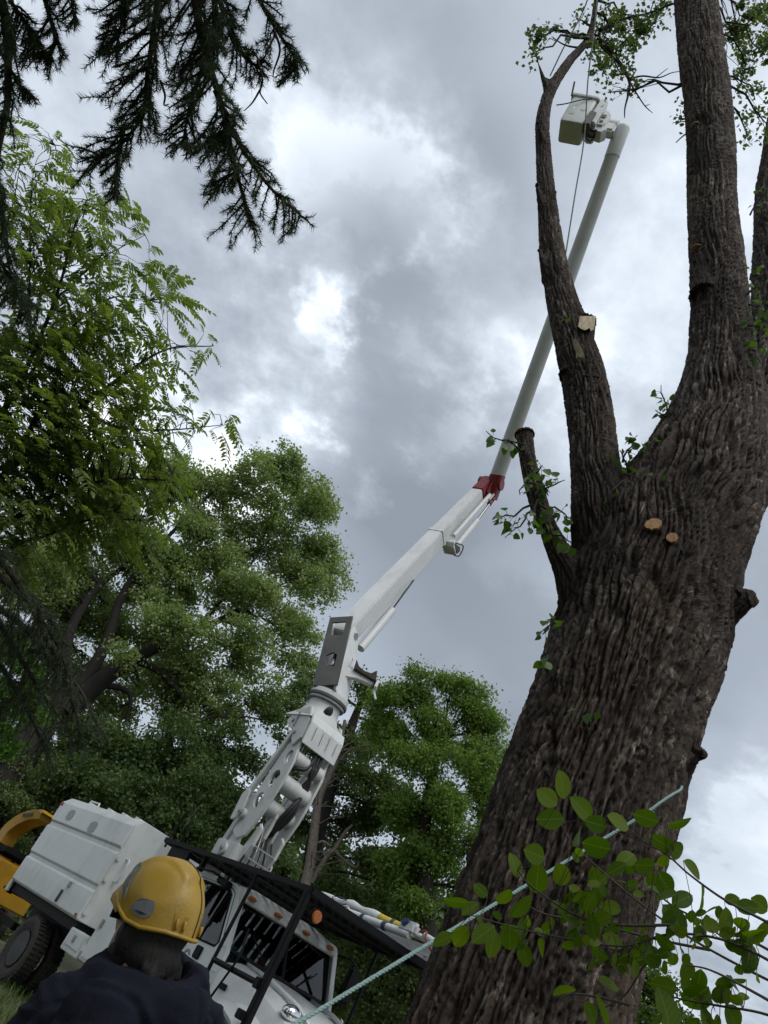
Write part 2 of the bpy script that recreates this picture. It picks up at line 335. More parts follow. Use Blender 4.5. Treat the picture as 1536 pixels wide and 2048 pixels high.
def plates(u, v, seed):
    """cells on a surface: distance to the cell's edge, a random per cell, and a tilt across the cell"""
    iu = np.floor(u).astype(np.int64); iv = np.floor(v).astype(np.int64); d1 = np.full(len(u), 9.); d2 = np.full(len(u), 9.); rid = np.zeros(len(u)); off = np.zeros(len(u))
    for du in (-1, 0, 1):
        for dv in (-1, 0, 1):
            cu = iu + du; cv = iv + dv; h = (cu * 73856093 + cv * 19349663 + seed * 83492791) & 0x7fffffff; h = (h ^ (h >> 13)) * 1274126177 & 0x7fffffff; h ^= h >> 16
            jx = (h & 1023) / 1023.; jy = ((h >> 10) & 1023) / 1023.; rr = ((h >> 20) & 1023) / 1023.
            x = u - (cu + .5 + .86 * (jx - .5)); y = v - (cv + .5 + .95 * (jy - .5)); d = np.hypot(x, y)
            c1 = d < d1; d2 = np.where(c1, d1, np.minimum(d2, d)); rid = np.where(c1, rr, rid); off = np.where(c1, x * (jy - .5) * 2, off); d1 = np.where(c1, d, d1)
    return d2 - d1, rid, off
def bark_skin(me, L, order):
    V, Nn = mesh_np(me)
    # per-vertex bark coordinates from every limb, blended by closeness
    face = (Nn * (CC - V)).sum(1) / np.linalg.norm(CC - V, axis=1) > -0.45      # the far side, seen by nobody, gets plain bark
    n = len(V); H = np.zeros(n); Wt = np.zeros(n); CO = np.zeros((n, 3)); PL = np.zeros(n)
    for k, P in L.items():
        li = order.index(k); C, rad = P[:, :3], P[:, 3]; seg = np.diff(C, axis=0); sl = np.linalg.norm(seg, axis=1); arc = np.concatenate([[0], np.cumsum(sl)])
        lo, hi = (C - rad[:, None]).min(0) - .3, (C + rad[:, None]).max(0) + .3
        idx = np.where(face & ((V > lo) & (V < hi)).all(1))[0]
        if len(idx) == 0: continue
        X = V[idx]; best = np.full(len(idx), 1e9); bi = np.zeros(len(idx), int); bt = np.zeros(len(idx))
        for s in range(len(seg)):
            tt = np.clip(((X - C[s]) @ seg[s]) / max(sl[s] ** 2, 1e-9), 0, 1); dd = np.linalg.norm(X - C[s] - tt[:, None] * seg[s], axis=1); r_ = rad[s] * (1 - tt) + rad[s + 1] * tt
            q = dd; m_ = q < best; best[m_] = q[m_]; bi[m_] = s; bt[m_] = tt[m_]
        best = np.abs(best - (rad[bi] * (1 - bt) + rad[bi + 1] * bt)); near = best < 0.16 + 0.1 * rad[bi]
        idx, X, best, bi, bt = idx[near], X[near], best[near], bi[near], bt[near]
        if len(idx) == 0: continue
        v = arc[bi] + bt * sl[bi]; r_ = rad[bi] * (1 - bt) + rad[bi + 1] * bt; ax = seg / sl[:, None]; ref = CC - C[0]
        frames = []
        for s in range(len(seg)):
            ref = ref - ax[s] * (ref @ ax[s]); ref /= np.linalg.norm(ref); frames.append((ref.copy(), np.cross(ax[s], ref)))
        fr = np.array(frames); rel = X - (C[bi] + bt[:, None] * seg[bi]); cu = (rel * fr[bi, 0]).sum(1); cv = (rel * fr[bi, 1]).sum(1); an = np.arctan2(cv, cu)
        rr = 0.35 * r_ + 0.65 * rad.mean()
        p = np.stack([np.cos(an) * rr, np.sin(an) * rr, v], 1) + li * 7.3
        fs = 1.0 if rad.mean() > .22 else 1.5                          # finer bark on the younger limbs
        uu = an * (.3 * r_ + .7 * rad.mean()); vv = v.copy()
        q = np.stack([uu * 1.0, vv * .9, np.full_like(uu, li * 3.1)], 1)
        uw = uu + .055 * perlin(q * [1.7, 1.8, 1]) + .016 * perlin(q * [6, 4, 1] + 11) + .007 * perlin(q * [17, 9, 1] + 5); vw = vv + .08 * perlin(q * [3, 2, 1] + 23) + .25 * uu * perlin(q * [.9, .5, 1] + 70)
        e1, r1, o1 = plates(uw / (.040 / fs), vw / (.95 / fs), li * 17)                       # long interlocking plates
        e2, r2, o2 = plates(uw / (.027 / fs) + 40, vw / (.28 / fs), li * 29 + 5)              # flakes on the plates
        e3, r3, o3 = plates((uw - .09 * vw) / (.060 / fs) + 11, vw / (.62 / fs), li * 7 + 9)       # a second, slanting set that links the furrows into a net
        c = np.abs(perlin(q * [14, 26, 1] + 41))
        k1 = sstep(.0, .20, e1); f = .58 * k1 * (.35 + .65 * sstep(0, .16, e3)) + .12 * (r1 - .5) + .26 * o1 + .13 * sstep(0, .22, e2) * k1 + .13 * (r2 - .5) * k1 + .07 * sstep(0, .06, c) + .05 * perlin(q * [60, 30, 1] + 3)
        f += 0.40 * perlin(p * [1.6, 1.6, .7] + 77)
        amp = np.clip(0.128 * r_ ** .72, 0.010, 0.086)
        w = np.exp(-best / (0.05 * r_ + 0.006)) * (1.0 if k in ('trunk', 'right', 'left', 'far') else 0.5) + 1e-9
        H[idx] += w * f * amp; Wt[idx] += w; CO[idx] += w[:, None] * p; PL[idx] += w * (.6 * r1 + .4 * r2)
    H /= np.maximum(Wt, 1e-9); CO /= np.maximum(Wt, 1e-9)[:, None]
    V2 = V + Nn * (H - 0.055)[:, None]
    me.vertices.foreach_set('co', V2.astype(np.float32).ravel()); at_ = me.attributes.new('bark', 'FLOAT_VECTOR', 'POINT'); at_.data.foreach_set('vector', CO.astype(np.float32).ravel())
    at2 = me.attributes.new('plate', 'FLOAT', 'POINT'); at2.data.foreach_set('value', (PL / np.maximum(Wt, 1e-9)).astype(np.float32)); me.update()
def bark_mat():
    m = bpy.data.materials.new('cottonwood_bark'); m.use_nodes = True; nt = m.node_tree; N = nt.nodes.new; Lk = nt.links.new; b = nt.nodes['Principled BSDF']
    a = N('ShaderNodeAttribute'); a.attribute_name = 'bark'
    def noise(sc, det, stretch, rough=.6):
        mp = N('ShaderNodeMapping'); mp.inputs['Scale'].default_value = stretch; Lk(a.outputs['Vector'], mp.inputs[0]); n = N('ShaderNodeTexNoise'); n.inputs['Scale'].default_value = sc; n.inputs['Detail'].default_value = det; n.inputs['Roughness'].default_value = rough
        Lk(mp.outputs[0], n.inputs['Vector']); return n.outputs[0]
    n1 = noise(3.0, 8, (1, 1, .4), .65); n2 = noise(30, 7, (1, 1, .22), .75); n3 = noise(1.1, 3, (1, 1, .25))
    r1 = N('ShaderNodeValToRGB'); Lk(n2, r1.inputs[0]); e = r1.color_ramp.elements
    e[0].position = .30; e[0].color = (0.018, 0.013, 0.010, 1); e[1].position = .69; e[1].color = (0.28, 0.25, 0.22, 1); x = r1.color_ramp.elements.new(.54); x.color = (0.062, 0.0475, 0.0375, 1)
    r2 = N('ShaderNodeValToRGB'); Lk(n1, r2.inputs[0]); e = r2.color_ramp.elements; e[0].position = .35; e[0].color = (.75, .72, .70, 1); e[1].position = .7; e[1].color = (1.25, 1.25, 1.25, 1)
    mx = N('ShaderNodeMix'); mx.data_type = 'RGBA'; mx.blend_type = 'MULTIPLY'; mx.inputs[0].default_value = 1; Lk(r1.outputs[0], mx.inputs[6]); Lk(r2.outputs[0], mx.inputs[7])
    pa = N('ShaderNodeAttribute'); pa.attribute_name = 'plate'; pr = N('ShaderNodeMapRange'); Lk(pa.outputs['Fac'], pr.inputs[0]); pr.inputs[1].default_value = .2; pr.inputs[2].default_value = .8; pr.inputs[3].default_value = .65; pr.inputs[4].default_value = 1.45
    pm = N('ShaderNodeVectorMath'); pm.operation = 'SCALE'; Lk(mx.outputs[2], pm.inputs[0]); Lk(pr.outputs[0], pm.inputs['Scale'])
    # warm brown streaks where outer bark has flaked
    mr = N('ShaderNodeMapRange'); Lk(n3, mr.inputs[0]); mr.inputs[1].default_value = .56; mr.inputs[2].default_value = .74; mr.inputs[4].default_value = .6
    m2 = N('ShaderNodeMix'); m2.data_type = 'RGBA'; Lk(mr.outputs[0], m2.inputs[0]); Lk(pm.outputs[0], m2.inputs[6]); m2.inputs[7].default_value = (0.135, 0.080, 0.046, 1)
    Lk(m2.outputs[2], b.inputs['Base Color']); b.inputs['Roughness'].default_value = .82; b.inputs['Specular IOR Level'].default_value = .3
    n4 = noise(60, 5, (1, 1, .35), .7); bp = N('ShaderNodeBump'); bp.inputs['Strength'].default_value = .9; bp.inputs['Distance'].default_value = .014; Lk(n4, bp.inputs['Height'])
    bp2 = N('ShaderNodeBump'); bp2.inputs['Strength'].default_value = .6; bp2.inputs['Distance'].default_value = .02; Lk(n2, bp2.inputs['Height']); Lk(bp.outputs[0], bp2.inputs['Normal']); Lk(bp2.outputs[0], b.inputs['Normal'])
    return m
COTTON, LIMB, CB = build_cottonwood()
# ------------------------------------------------------------------ bucket truck (local frame: x forward, y to its left, z up)
YAW = R(29.1); TFX = np.array([math.sin(YAW), -math.cos(YAW), 0]); TLY = np.array([math.cos(YAW), math.sin(YAW), 0]); TO = np.array([0.01, 15.56, 0.0])
def tl(P): v = np.asarray(P, float) - TO; return Vector((v @ TFX, v @ TLY, v[2]))
WHITE = mat('white_enamel', (0.62, 0.645, 0.635), 0.32, var=0.10, scale=1.2, grime=0.42, coat=0.25)
BOOMW = mat('boom_white', (0.66, 0.675, 0.665), 0.42, var=0.08, scale=1.5, grime=0.38)
GREYP = mat('grey_casting', (0.56, 0.575, 0.555), 0.5, var=0.15, scale=2.5, grime=0.30)
DARKG = mat('dark_grey', (0.095, 0.092, 0.082), 0.6, var=0.25, scale=3)
BLACK = mat('black_steel', (0.006, 0.006, 0.007), 0.6, var=0.4, scale=6, spec=.22)
RUBBER = mat('tyre_rubber', (0.018, 0.017, 0.016), 0.85, var=0.5, scale=8, bump=0.3, bscale=60, col2=(0.045, 0.036, 0.028))
REDP = mat('red_paint', (0.20, 0.014, 0.018), 0.45, var=0.3, scale=4)
AMBER = mat('amber_lens', (0.42, 0.115, 0.015), 0.25, var=0.15, scale=20)
REDL = mat('red_lens', (0.35, 0.01, 0.012), 0.25)
CHROME = mat('chrome', (0.8, 0.8, 0.82), 0.08, metal=1.0, var=0.05)
HOSE = mat('black_hose', (0.013, 0.012, 0.012), 0.55)
STEEL = mat('bare_steel', (0.35, 0.34, 0.33), 0.4, metal=0.8, var=0.3, scale=10)
FIBRE = mat('fibreglass_grey', (0.46, 0.475, 0.45), 0.45, var=0.12, scale=2, grime=0.15)
SIGN = mat('sign_green', (0.015, 0.12, 0.075), 0.4, var=0.1)
INK = mat('lettering_black', (0.01, 0.01, 0.01), 0.5)
WINK = mat('lettering_white', (0.8, 0.8, 0.78), 0.5, var=0.05)
def glass_mat():
    m = bpy.data.materials.new('window_glass'); m.use_nodes = True; nt = m.node_tree; N = nt.nodes.new; L = nt.links.new; out = nt.nodes['Material Output']; nt.nodes.remove(nt.nodes['Principled BSDF'])
    t = N('ShaderNodeBsdfTransparent'); t.inputs[0].default_value = (0.55, 0.62, 0.60, 1); g = N('ShaderNodeBsdfGlossy'); g.inputs['Roughness'].default_value = 0.03
    fr = N('ShaderNodeFresnel'); fr.inputs[0].default_value = 1.5; tc = N('ShaderNodeTexCoord'); n = N('ShaderNodeTexNoise'); n.inputs['Scale'].default_value = 2; L(tc.outputs['Object'], n.inputs['Vector'])
    a = N('ShaderNodeMath'); a.operation = 'MULTIPLY_ADD'; L(n.outputs[0], a.inputs[0]); a.inputs[1].default_value = 0.09; L(fr.outputs[0], a.inputs[2])
    ms = N('ShaderNodeMixShader'); L(a.outputs[0], ms.inputs[0]); L(t.outputs[0], ms.inputs[1]); L(g.outputs[0], ms.inputs[2]); L(ms.outputs[0], out.inputs[0]); return m
GLASS = glass_mat()
def rquad(a, b, c, d, off=0.0):
    """thin pane through four points"""
    V = [Vector(p) for p in (a, b, c, d)]; n = (V[1] - V[0]).cross(V[3] - V[0]).normalized() * 0.006
    return MB().add([v + n * (1 + off) for v in V] + [v - n * (1 - off) for v in V], [(0, 1, 2, 3), (7, 6, 5, 4), (0, 4, 5, 1), (1, 5, 6, 2), (2, 6, 7, 3), (3, 7, 4, 0)])
def build_truck():
    T = empty('bucket_truck', TO, math.atan2(TFX[1], TFX[0]), 'white tree-service bucket truck with chip box and raised two-part boom', 'truck')
    # ---- chip box
    sec = [(-1.205, 1.29), (-1.205, 2.86), (-1.10, 2.975), (1.10, 2.975), (1.205, 2.86), (1.205, 1.29)]
    cb = MB().prism(sec, lambda y, z: (-3.38, y, z), lambda y, z: (0.0, y, z)).build('chip_box', WHITE, T, bevel=0.012)
    for z0, z1 in ((1.30, 1.745), (1.835, 2.375), (2.465, 2.85)):      # side panels with channels between them
        for sgn in (-1, 1):
            MB().prism([(0, z0 - .02), (.035, z0 + .02), (.035, z1 - .02), (0, z1 + .02)], lambda a, b: (-3.37, sgn * (1.205 + a), b), lambda a, b: (-0.01, sgn * (1.205 + a), b)).build('side_panel', WHITE, cb, bevel=.006)
    for xc, zc in ((-2.62, 2.66), (-1.42, 2.60)):                     # louvred vents
        vm = MB()
        for k in range(6):
            w = 0.30 if 0 < k < 5 else .2
            vm.box((xc, -1.243, zc + (k - 2.5) * 0.034), (w, 0.014, 0.02))
        vm.build('vent', STEEL, cb, bevel=0.003)
    for z in (1.42, 1.95, 2.30):
        MB().box((0.015, -1.17, z), (0.03, 0.06, 0.045)).cyl((0.02, -1.17, z - .04), (0.02, -1.17, z + .04), .011, 8).build('latch', WHITE, cb, bevel=0.004)
    MB().cyl((-3.30, -1.235, 2.80), (-3.30, -1.262, 2.80), .038, 14).build('marker_lamp', REDL, cb, bevel=.006)
    MB().box((-1.05, -1.244, 1.45), (.10, .012, .2)).build('warning_plate', INK, cb, bevel=.003)
    MB().box((-0.92, -1.245, 1.66), (.11, .018, .1)).build('latch', STEEL, cb, bevel=.004)
    MB().box((-0.1, -1.243, 1.345), (.08, .014, .05)).build('marker_lamp', REDL, cb, bevel=.004)
    for x in (-2.55, -1.65, -1.0, -0.42):                             # roof hatch ribs that show over the edge
        MB().prism([(-.12, 0), (-.10, .055), (.08, .03), (.12, 0)], lambda a, b: (x + a, -1.04, 2.974 + b), lambda a, b: (x + a, 1.04, 2.974 + b)).build('roof_rib', WHITE, cb, bevel=.005)
    MB().tube([(-2.75, -1.0, 2.97), (-2.72, -1.0, 3.05), (-2.3, -1.0, 3.05), (-2.27, -1.0, 2.97)], .016, 8).build('roof_handle', WHITE, cb)
    MB().prism([(0, 1.33), (0, 2.95), (.02, 2.95), (.02, 1.33)], lambda a, z: (a, -0.42, z), lambda a, z: (a, -0.36, z)).build('front_seam', WHITE, cb, bevel=.004)
    MB().tube([(.0, -1.02, 2.36), (.10, -1.02, 2.36), (.12, -1.02, 2.33), (.12, -1.02, 2.02), (.10, -1.02, 1.99), (.0, -1.02, 1.99)], .014, 8).build('grab_rail', WHITE, cb, smooth=True)
    for z in (1.5, 1.95):
        MB().cyl((-3.42, -1.17, z - .07), (-3.42, -1.17, z + .07), .025, 10).box((-3.39, -1.19, z), (.05, .06, .16)).build('hinge', WHITE, cb, bevel=.004)
    # ---- chassis
    ch = MB(); 
    for s in (-.43, .43): ch.box((0.9, s, 0.98), (8.9, .09, .26))
    for x in (-3.2, -2, -.6, .6, 1.6, 2.8, 4.2): ch.box((x, 0, .98), (.1, .86, .18))
    ch.build('chassis', BLACK, T, bevel=.006)
    MB().box((-1.7, 0, 1.2), (3.3, 2.3, .16)).build('box_subframe', BLACK, T, bevel=.01)
    MB().box((-3.55, -.9, 1.12), (.34, .5, .05)).box((-3.40, -1.12, 1.22), (.05, .1, .3)).build('rear_step', BLACK, T, bevel=.006)
    MB().box((-3.36, -1.2, 1.2), (.1, .05, .2)).build('rear_gusset', WHITE, T, bevel=.006)
    tb = MB().box((0.32, -1.10, 1.03), (.66, .26, .32)).build('tool_box', WHITE, T, bevel=.012)
    MB().box((0.32, -1.237, 1.06), (.56, .016, .22)).build('lid', WHITE, tb, bevel=.006)
    MB().box((0.32, -1.25, 1.07), (.08, .02, .1)).build('latch', STEEL, tb, bevel=.004)
    cab_ = MB().box((1.22, 0, 1.42), (1.02, 2.44, 1.06)).build('tool_cabinet', WHITE, T, bevel=.014)
    MB().box((1.22, -1.227, 1.40), (.92, .016, .92)).build('door', WHITE, cab_, bevel=.005)
    MB().box((0.86, -1.245, 1.42), (.07, .022, .12)).build('latch', STEEL, cab_, bevel=.004)
    for z in (1.05, 1.78): MB().cyl((.75, -1.245, z - .05), (.75, -1.245, z + .05), .018, 8).build('hinge', WHITE, cab_)
    # ---- wheels
    def wheel(x, y, dual, front=False):
        w = empty('wheel', (x, y, .52)); w.parent = T
        s = -1 if y < 0 else 1; tw = .27
        def tyre(y0):
            prof = [(.29, -.10), (.40, -.135), (.48, -.13), (.515, -.105), (.52, 0), (.515, .105), (.48, .13), (.40, .135), (.29, .10)]
            n = 40; rings = []
            for k in range(n):
                a = 2 * math.pi * k / n
                rings.append([(r * math.cos(a), y0 + yy, r * math.sin(a)) for r, yy in prof])
            mb = MB(); rings.append(rings[0]); mb.loft(rings, caps=False)
            for k in range(44):                                       # tread lugs
                a = 2 * math.pi * k / 44; M = Matrix.Rotation(-a, 3, 'Y')
                for j in (-1, 1): mb.box(M @ Vector((.522, 0, 0)) + Vector((0, y0 + j * .066, 0)), (.03, .10, .042), M)
            mb.build('tyre', RUBBER, w, smooth_angle=40)
        tyre(0)
        if dual: tyre(-s * .34)
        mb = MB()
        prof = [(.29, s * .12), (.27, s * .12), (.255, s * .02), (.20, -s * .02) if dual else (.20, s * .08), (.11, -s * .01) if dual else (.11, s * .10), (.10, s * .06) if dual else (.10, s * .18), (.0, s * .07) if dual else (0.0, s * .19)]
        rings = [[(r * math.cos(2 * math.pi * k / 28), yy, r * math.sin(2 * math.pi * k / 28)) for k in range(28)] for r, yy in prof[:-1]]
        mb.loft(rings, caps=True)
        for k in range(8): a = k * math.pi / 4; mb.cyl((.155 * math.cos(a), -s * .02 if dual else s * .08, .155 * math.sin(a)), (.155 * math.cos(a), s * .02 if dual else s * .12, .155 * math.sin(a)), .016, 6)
        mb.build('rim', mat('dark_rim', (.06, .06, .065), .45, var=.5, scale=6, metal=.4), w, smooth_angle=40)  # rim coloured dark to stand for shade in the hub hollow
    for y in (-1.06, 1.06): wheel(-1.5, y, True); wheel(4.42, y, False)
    MB().prism(circ(-1.5, .6, .66, 14)[:8], lambda x, z: (x, -.75, z), lambda x, z: (x, -.70, z)).build('mud_guard', BLACK, T)
    # ---- cab
    hw = .985
    def side(y): return [(1.95, 1.0, y), (3.62, 1.0, y)]
    cabm = MB()
    sidep = [(1.98, .95), (1.98, 2.50), (2.06, 2.60), (3.20, 2.60), (3.36, 2.55), (3.46, 2.38), (3.74, 1.85), (3.74, .95)]
    for s in (-1, 1):                                                 # side walls with door-window openings
        M = Matrix(((1, 0, 0, 0), (0, 0, 1, s * (hw - .03)), (0, 1, 0, 0), (0, 0, 0, 1)))
        win = [(2.42, 1.86), (2.40, 2.46), (2.44, 2.50), (3.18, 2.50), (3.26, 2.46), (3.50, 1.90), (3.46, 1.84), (2.46, 1.82)]
        me = plate_mesh(sidep, [win], .06, M, .008)
        sw = link('side_wall', me, WHITE, T)
        MB().prism(win, lambda x, z: (x, s * (hw - .035), z), lambda x, z: (x, s * (hw - .028), z)).build('door_glass', GLASS, sw)
        MB().tube([(3.10, s * (hw - .01), 2.49), (2.98, s * (hw - .01), 1.84)], .014, 6).build('vent_divider', STEEL, sw)
        fr_ = MB().tube([(*p[:1], s * hw, p[1]) for p in win + win[:1]], .016, 6); fr_.build('window_seal', BLACK, sw)
        dm = MB()
        doorl = [(2.34, 1.05), (2.34, 2.54), (3.22, 2.54), (3.32, 2.49), (3.58, 1.88), (3.58, 1.05)]
        dm.tube([(*p[:1], s * (hw + .001), p[1]) for p in doorl + doorl[:1]], .006, 4); dm.build('door_gap', BLACK, sw)
        MB().box((3.18, s * (hw + .012), 1.69), (.16, .03, .16)).build('door_handle', BLACK, sw, bevel=.012)
        MB().prism([(2.2, 1.62), (3.74, 1.60), (3.74, 1.585), (2.2, 1.605)], lambda x, z: (x, s * (hw - .002), z), lambda x, z: (x, s * (hw + .010), z)).build('body_crease', WHITE, sw, bevel=.003)
    MB().box((1.96, 0, 1.45), (.06, 1.90, 1.0)).build('rear_wall', WHITE, T, bevel=.01)
    for s in (-1, 1): MB().box((1.96, s * .80, 2.22), (.06, .30, .56)).build('rear_corner', WHITE, T, bevel=.01)
    MB().box((1.96, 0, 2.5), (.06, 1.9, .10)).build('rear_header', WHITE, T, bevel=.01)
    MB().box((1.93, 0, 2.2), (.012, 1.32, .52)).build('rear_screen', mat('grey_louvre', (.10, .125, .12), .6), T)
    for k in range(14): MB().box((1.955, 0, 1.97 + k * .036), (.03, 1.30, .012)).build('louvre', mat('dark_louvre', (.05, .06, .06), .6), T)
    MB().add([(2.0, -.93, 2.60), (2.0, .93, 2.60), (3.3, .93, 2.60), (3.3, -.93, 2.60), (2.1, -.6, 2.67), (2.1, .6, 2.67), (3.15, .6, 2.67), (3.15, -.6, 2.67), (2.0, -.97, 2.56), (2.0, .97, 2.56), (3.4, .97, 2.545), (3.4, -.97, 2.545)],
             [(4, 7, 6, 5), (0, 4, 5, 1), (1, 5, 6, 2), (2, 6, 7, 3), (3, 7, 4, 0), (8, 0, 1, 9), (9, 1, 2, 10), (10, 2, 3, 11), (11, 3, 0, 8)]).build('roof', WHITE, T, bevel=.02)
    wtop, wbot = (3.43, 2.46), (3.745, 1.88)
    hd_ = MB().prism([(3.30, 2.61), (3.38, 2.57), (3.455, 2.46), (3.40, 2.44), (3.30, 2.55)], lambda x, z: (x, -.97, z), lambda x, z: (x, .97, z)).build('windscreen_header', WHITE, T, bevel=.012)
    ws = empty('windscreen', (0, 0, 0)); ws.parent = T
    for s in (-1, 1): rquad((wbot[0], s * .03, wbot[1]), (wbot[0] - .10, s * .93, wbot[1]), (wtop[0] - .09, s * .89, wtop[1]), (wtop[0], s * .03, wtop[1])).build('pane', GLASS, ws)
    MB().tube([(wbot[0], 0, wbot[1]), (wtop[0], 0, wtop[1])], .022, 6).build('centre_bar', BLACK, ws)
    MB().tube([(wbot[0] - .10, -.95, wbot[1]), (wbot[0] + .01, 0, wbot[1] - .01), (wbot[0] - .10, .95, wbot[1])], .03, 6).build('cowl_seal', BLACK, ws)
    for s in (-1, 1):
        MB().prism([(0, 0), (.10, -.02), (.10, .06), (0, .06)], lambda a, b: (wbot[0] - .13 + a, s * (.935 + b), wbot[1]), lambda a, b: (wtop[0] - .11 + a, s * (.895 + b), wtop[1] + .06)).build('pillar', WHITE, T, bevel=.006)
        MB().tube([(3.72, s * .3, 1.91), (3.60, s * .62, 2.16)], .010, 5).build('wiper', BLACK, ws)
    for y in (-.78, -.28, .0, .28, .78): 
        M = frame((3.44, y, 2.535), (0, 1, 0), (.3, 0, .6)); bm = bmesh.new(); bmesh.ops.create_uvsphere(bm, u_segments=14, v_segments=8, radius=1, matrix=M @ Matrix.Diagonal((.075, .03, .03, 1))); me = bpy.data.meshes.new('m'); bm.to_mesh(me); bm.free()
        link('roof_marker', me, AMBER, T, True)
    # inside the cab
    MB().box((3.30, 0, 1.62), (.55, 1.80, .44)).build('dashboard', mat('dash_plastic', (.02, .02, .022), .7), T, bevel=.03)
    for y in (-.55, .5):
        st = MB().box((2.55, y, 1.42), (.5, .5, .18)).box((2.28, y, 1.80), (.16, .48, .72), Matrix.Rotation(-.12, 3, 'Y')).box((2.24, y, 2.25), (.12, .28, .18)).build('seat', mat('seat_cloth', (.035, .04, .045), .9), T, bevel=.04)
    MB().tube([(2.98 + .19 * math.sin(k / 12 * 6.283) * .4, -.0 + .5 + .2 * math.cos(k / 12 * 6.283), 1.88 + .19 * math.sin(k / 12 * 6.283)) for k in range(13)], .015, 6).build('steering_wheel', BLACK, T)
    MB().box((3.52, -.62, 1.90), (.22, .5, .10)).build('dash_clutter', mat('teal_folder', (.02, .16, .19), .6), T, bevel=.01)
    MB().box((3.50, .05, 1.88), (.2, .3, .06)).build('dash_clutter', mat('pale_papers', (.4, .55, .55), .6), T, bevel=.01)
    bm = bmesh.new(); bmesh.ops.create_uvsphere(bm, u_segments=16, v_segments=10, radius=.13); me = bpy.data.meshes.new('m'); bm.to_mesh(me); bm.free(); me.transform(Matrix.Translation((3.42, -.22, 1.92)) @ Matrix.Diagonal((1.1, 1, .8, 1)))
    link('dash_helmet', me, mat('orange_plastic', (.55, .10, .03), .4), T, True)
    # ---- hood and fenders
    def hood_ring(x, w, zt, zb, crown):
        return [(x, -w, zb), (x, -w, zt - .22), (x, -w * .93, zt - .09), (x, -w * .72, zt - .02), (x, -w * .35, zt + crown * .6), (x, 0, zt + crown), (x, w * .35, zt + crown * .6), (x, w * .72, zt - .02), (x, w * .93, zt - .09), (x, w, zt - .22), (x, w, zb)]
    hood = MB().loft([hood_ring(3.72, .96, 1.83, 1.1, .03), hood_ring(4.1, .93, 1.79, 1.1, .035), hood_ring(4.6, .87, 1.71, 1.05, .035), hood_ring(5.1, .80, 1.58, 1.0, .03), hood_ring(5.38, .74, 1.44, .95, .02), hood_ring(5.46, .70, 1.28, .9, .01)]).build('hood', WHITE, T, smooth_angle=38)
    for s in (-1, 1):
        MB().tube([(3.74, s * .60, 1.845), (4.3, s * .56, 1.80), (4.9, s * .50, 1.69), (5.3, s * .46, 1.53)], [.02, .03, .03, .02], 8).build('hood_crease', WHITE, hood, smooth=True)
        MB().box((3.98, s * .955, 1.50), (.16, .02, .07)).build('side_vent', BLACK, hood, bevel=.006)
        arc = [(-.72, 0), (-.66, .28), (-.48, .50), (-.22, .63), (.08, .66), (.38, .58), (.62, .40), (.76, .12), (.80, -.12)]
        rg = [[(4.42 + a, s * .78, .80 + b), (4.42 + a, s * 1.14, .80 + b - .03), (4.42 + a * .98, s * 1.215, .80 + b - .12), (4.42 + a * .93, s * 1.20, .80 + b * .9 - .10), (4.42 + a * .93, s * .78, .80 + b * .9 - .08)] for a, b in arc]
        MB().loft(rg).build('fender', WHITE, T, smooth_angle=50)
        hl = MB().box((5.40, s * .86, 1.22), (.12, .34, .22)).build('headlight', CHROME, T, bevel=.03)
    MB().box((5.50, 0, 1.12), (.06, 1.1, .42)).build('grille', CHROME, T, bevel=.02)
    MB().box((5.58, 0, .72), (.16, 2.4, .3)).build('bumper', CHROME, T, bevel=.03)
    hm = MB().tube([(4.95, -.70, 1.55), (5.0, -.70, 1.62), (5.02, -.68, 1.68)], .014, 8).build('hood_mirror', CHROME, T, smooth=True)
    bm = bmesh.new(); bmesh.ops.create_uvsphere(bm, u_segments=20, v_segments=12, radius=1, matrix=Matrix.Translation((5.02, -.66, 1.60)) @ Matrix.Diagonal((.11, .13, .09, 1))); me = bpy.data.meshes.new('m'); bm.to_mesh(me); bm.free(); link('shell', me, CHROME, hm, True)
    for s in (-1, 1):                                                 # door mirrors on black loops
        mr = MB().tube([(3.30, s * 1.0, 2.50), (3.45, s * 1.18, 2.55), (3.52, s * 1.30, 2.50), (3.52, s * 1.30, 1.98), (3.42, s * 1.0, 1.86)] if s > 0 else [(3.05, s * 1.0, 2.58), (2.85, s * 1.16, 2.62), (2.60, s * 1.28, 2.58), (2.56, s * 1.28, 2.05), (2.75, s * 1.0, 1.9)], .016, 8).build('door_mirror', BLACK, T, smooth=True)
        MB().box((3.52, s * 1.30, 2.24) if s > 0 else (2.56, s * 1.29, 2.34), (.09, .22, .46)).build('mirror_head', BLACK, mr, bevel=.03)
    MB().box((3.02, -1.03, 2.56), (.32, .10, .10), Matrix.Rotation(.1, 3, 'Y')).build('spot_lamp', BLACK, T, bevel=.02)
    MB().tube([(4.0, -1.0, 2.17), (4.36, -1.22, 1.98), (4.42, -1.24, 1.94), (4.42, -1.24, 1.80), (4.20, -1.24, 1.14)], .014, 8).build('fender_hoop', BLACK, T, smooth=True)
    # lettering on the door
    Mt = Matrix(((1, 0, 0, 2.98), (0, 0, -1, -hw - .004), (0, 1, 0, 1.52), (0, 0, 0, 1)))
    sgn = MB().prism([(2.62, 1.36), (2.62, 1.47), (3.22, 1.47), (3.22, 1.36)], lambda x, z: (x, -hw - .001, z), lambda x, z: (x, -hw - .003, z)).build('door_sign', SIGN, T)
    rot = Matrix.Rotation(R(-14), 4, 'Z')
    link('lettering', text_mesh('Quality', .20, Mt @ Matrix.Translation((.17, .02, 0)) @ rot, offset=.006), INK, sgn)
    link('lettering', text_mesh('Quality', .20, Mt @ Matrix.Translation((.17, .02, .0035)) @ rot, offset=-.006), WINK, sgn)
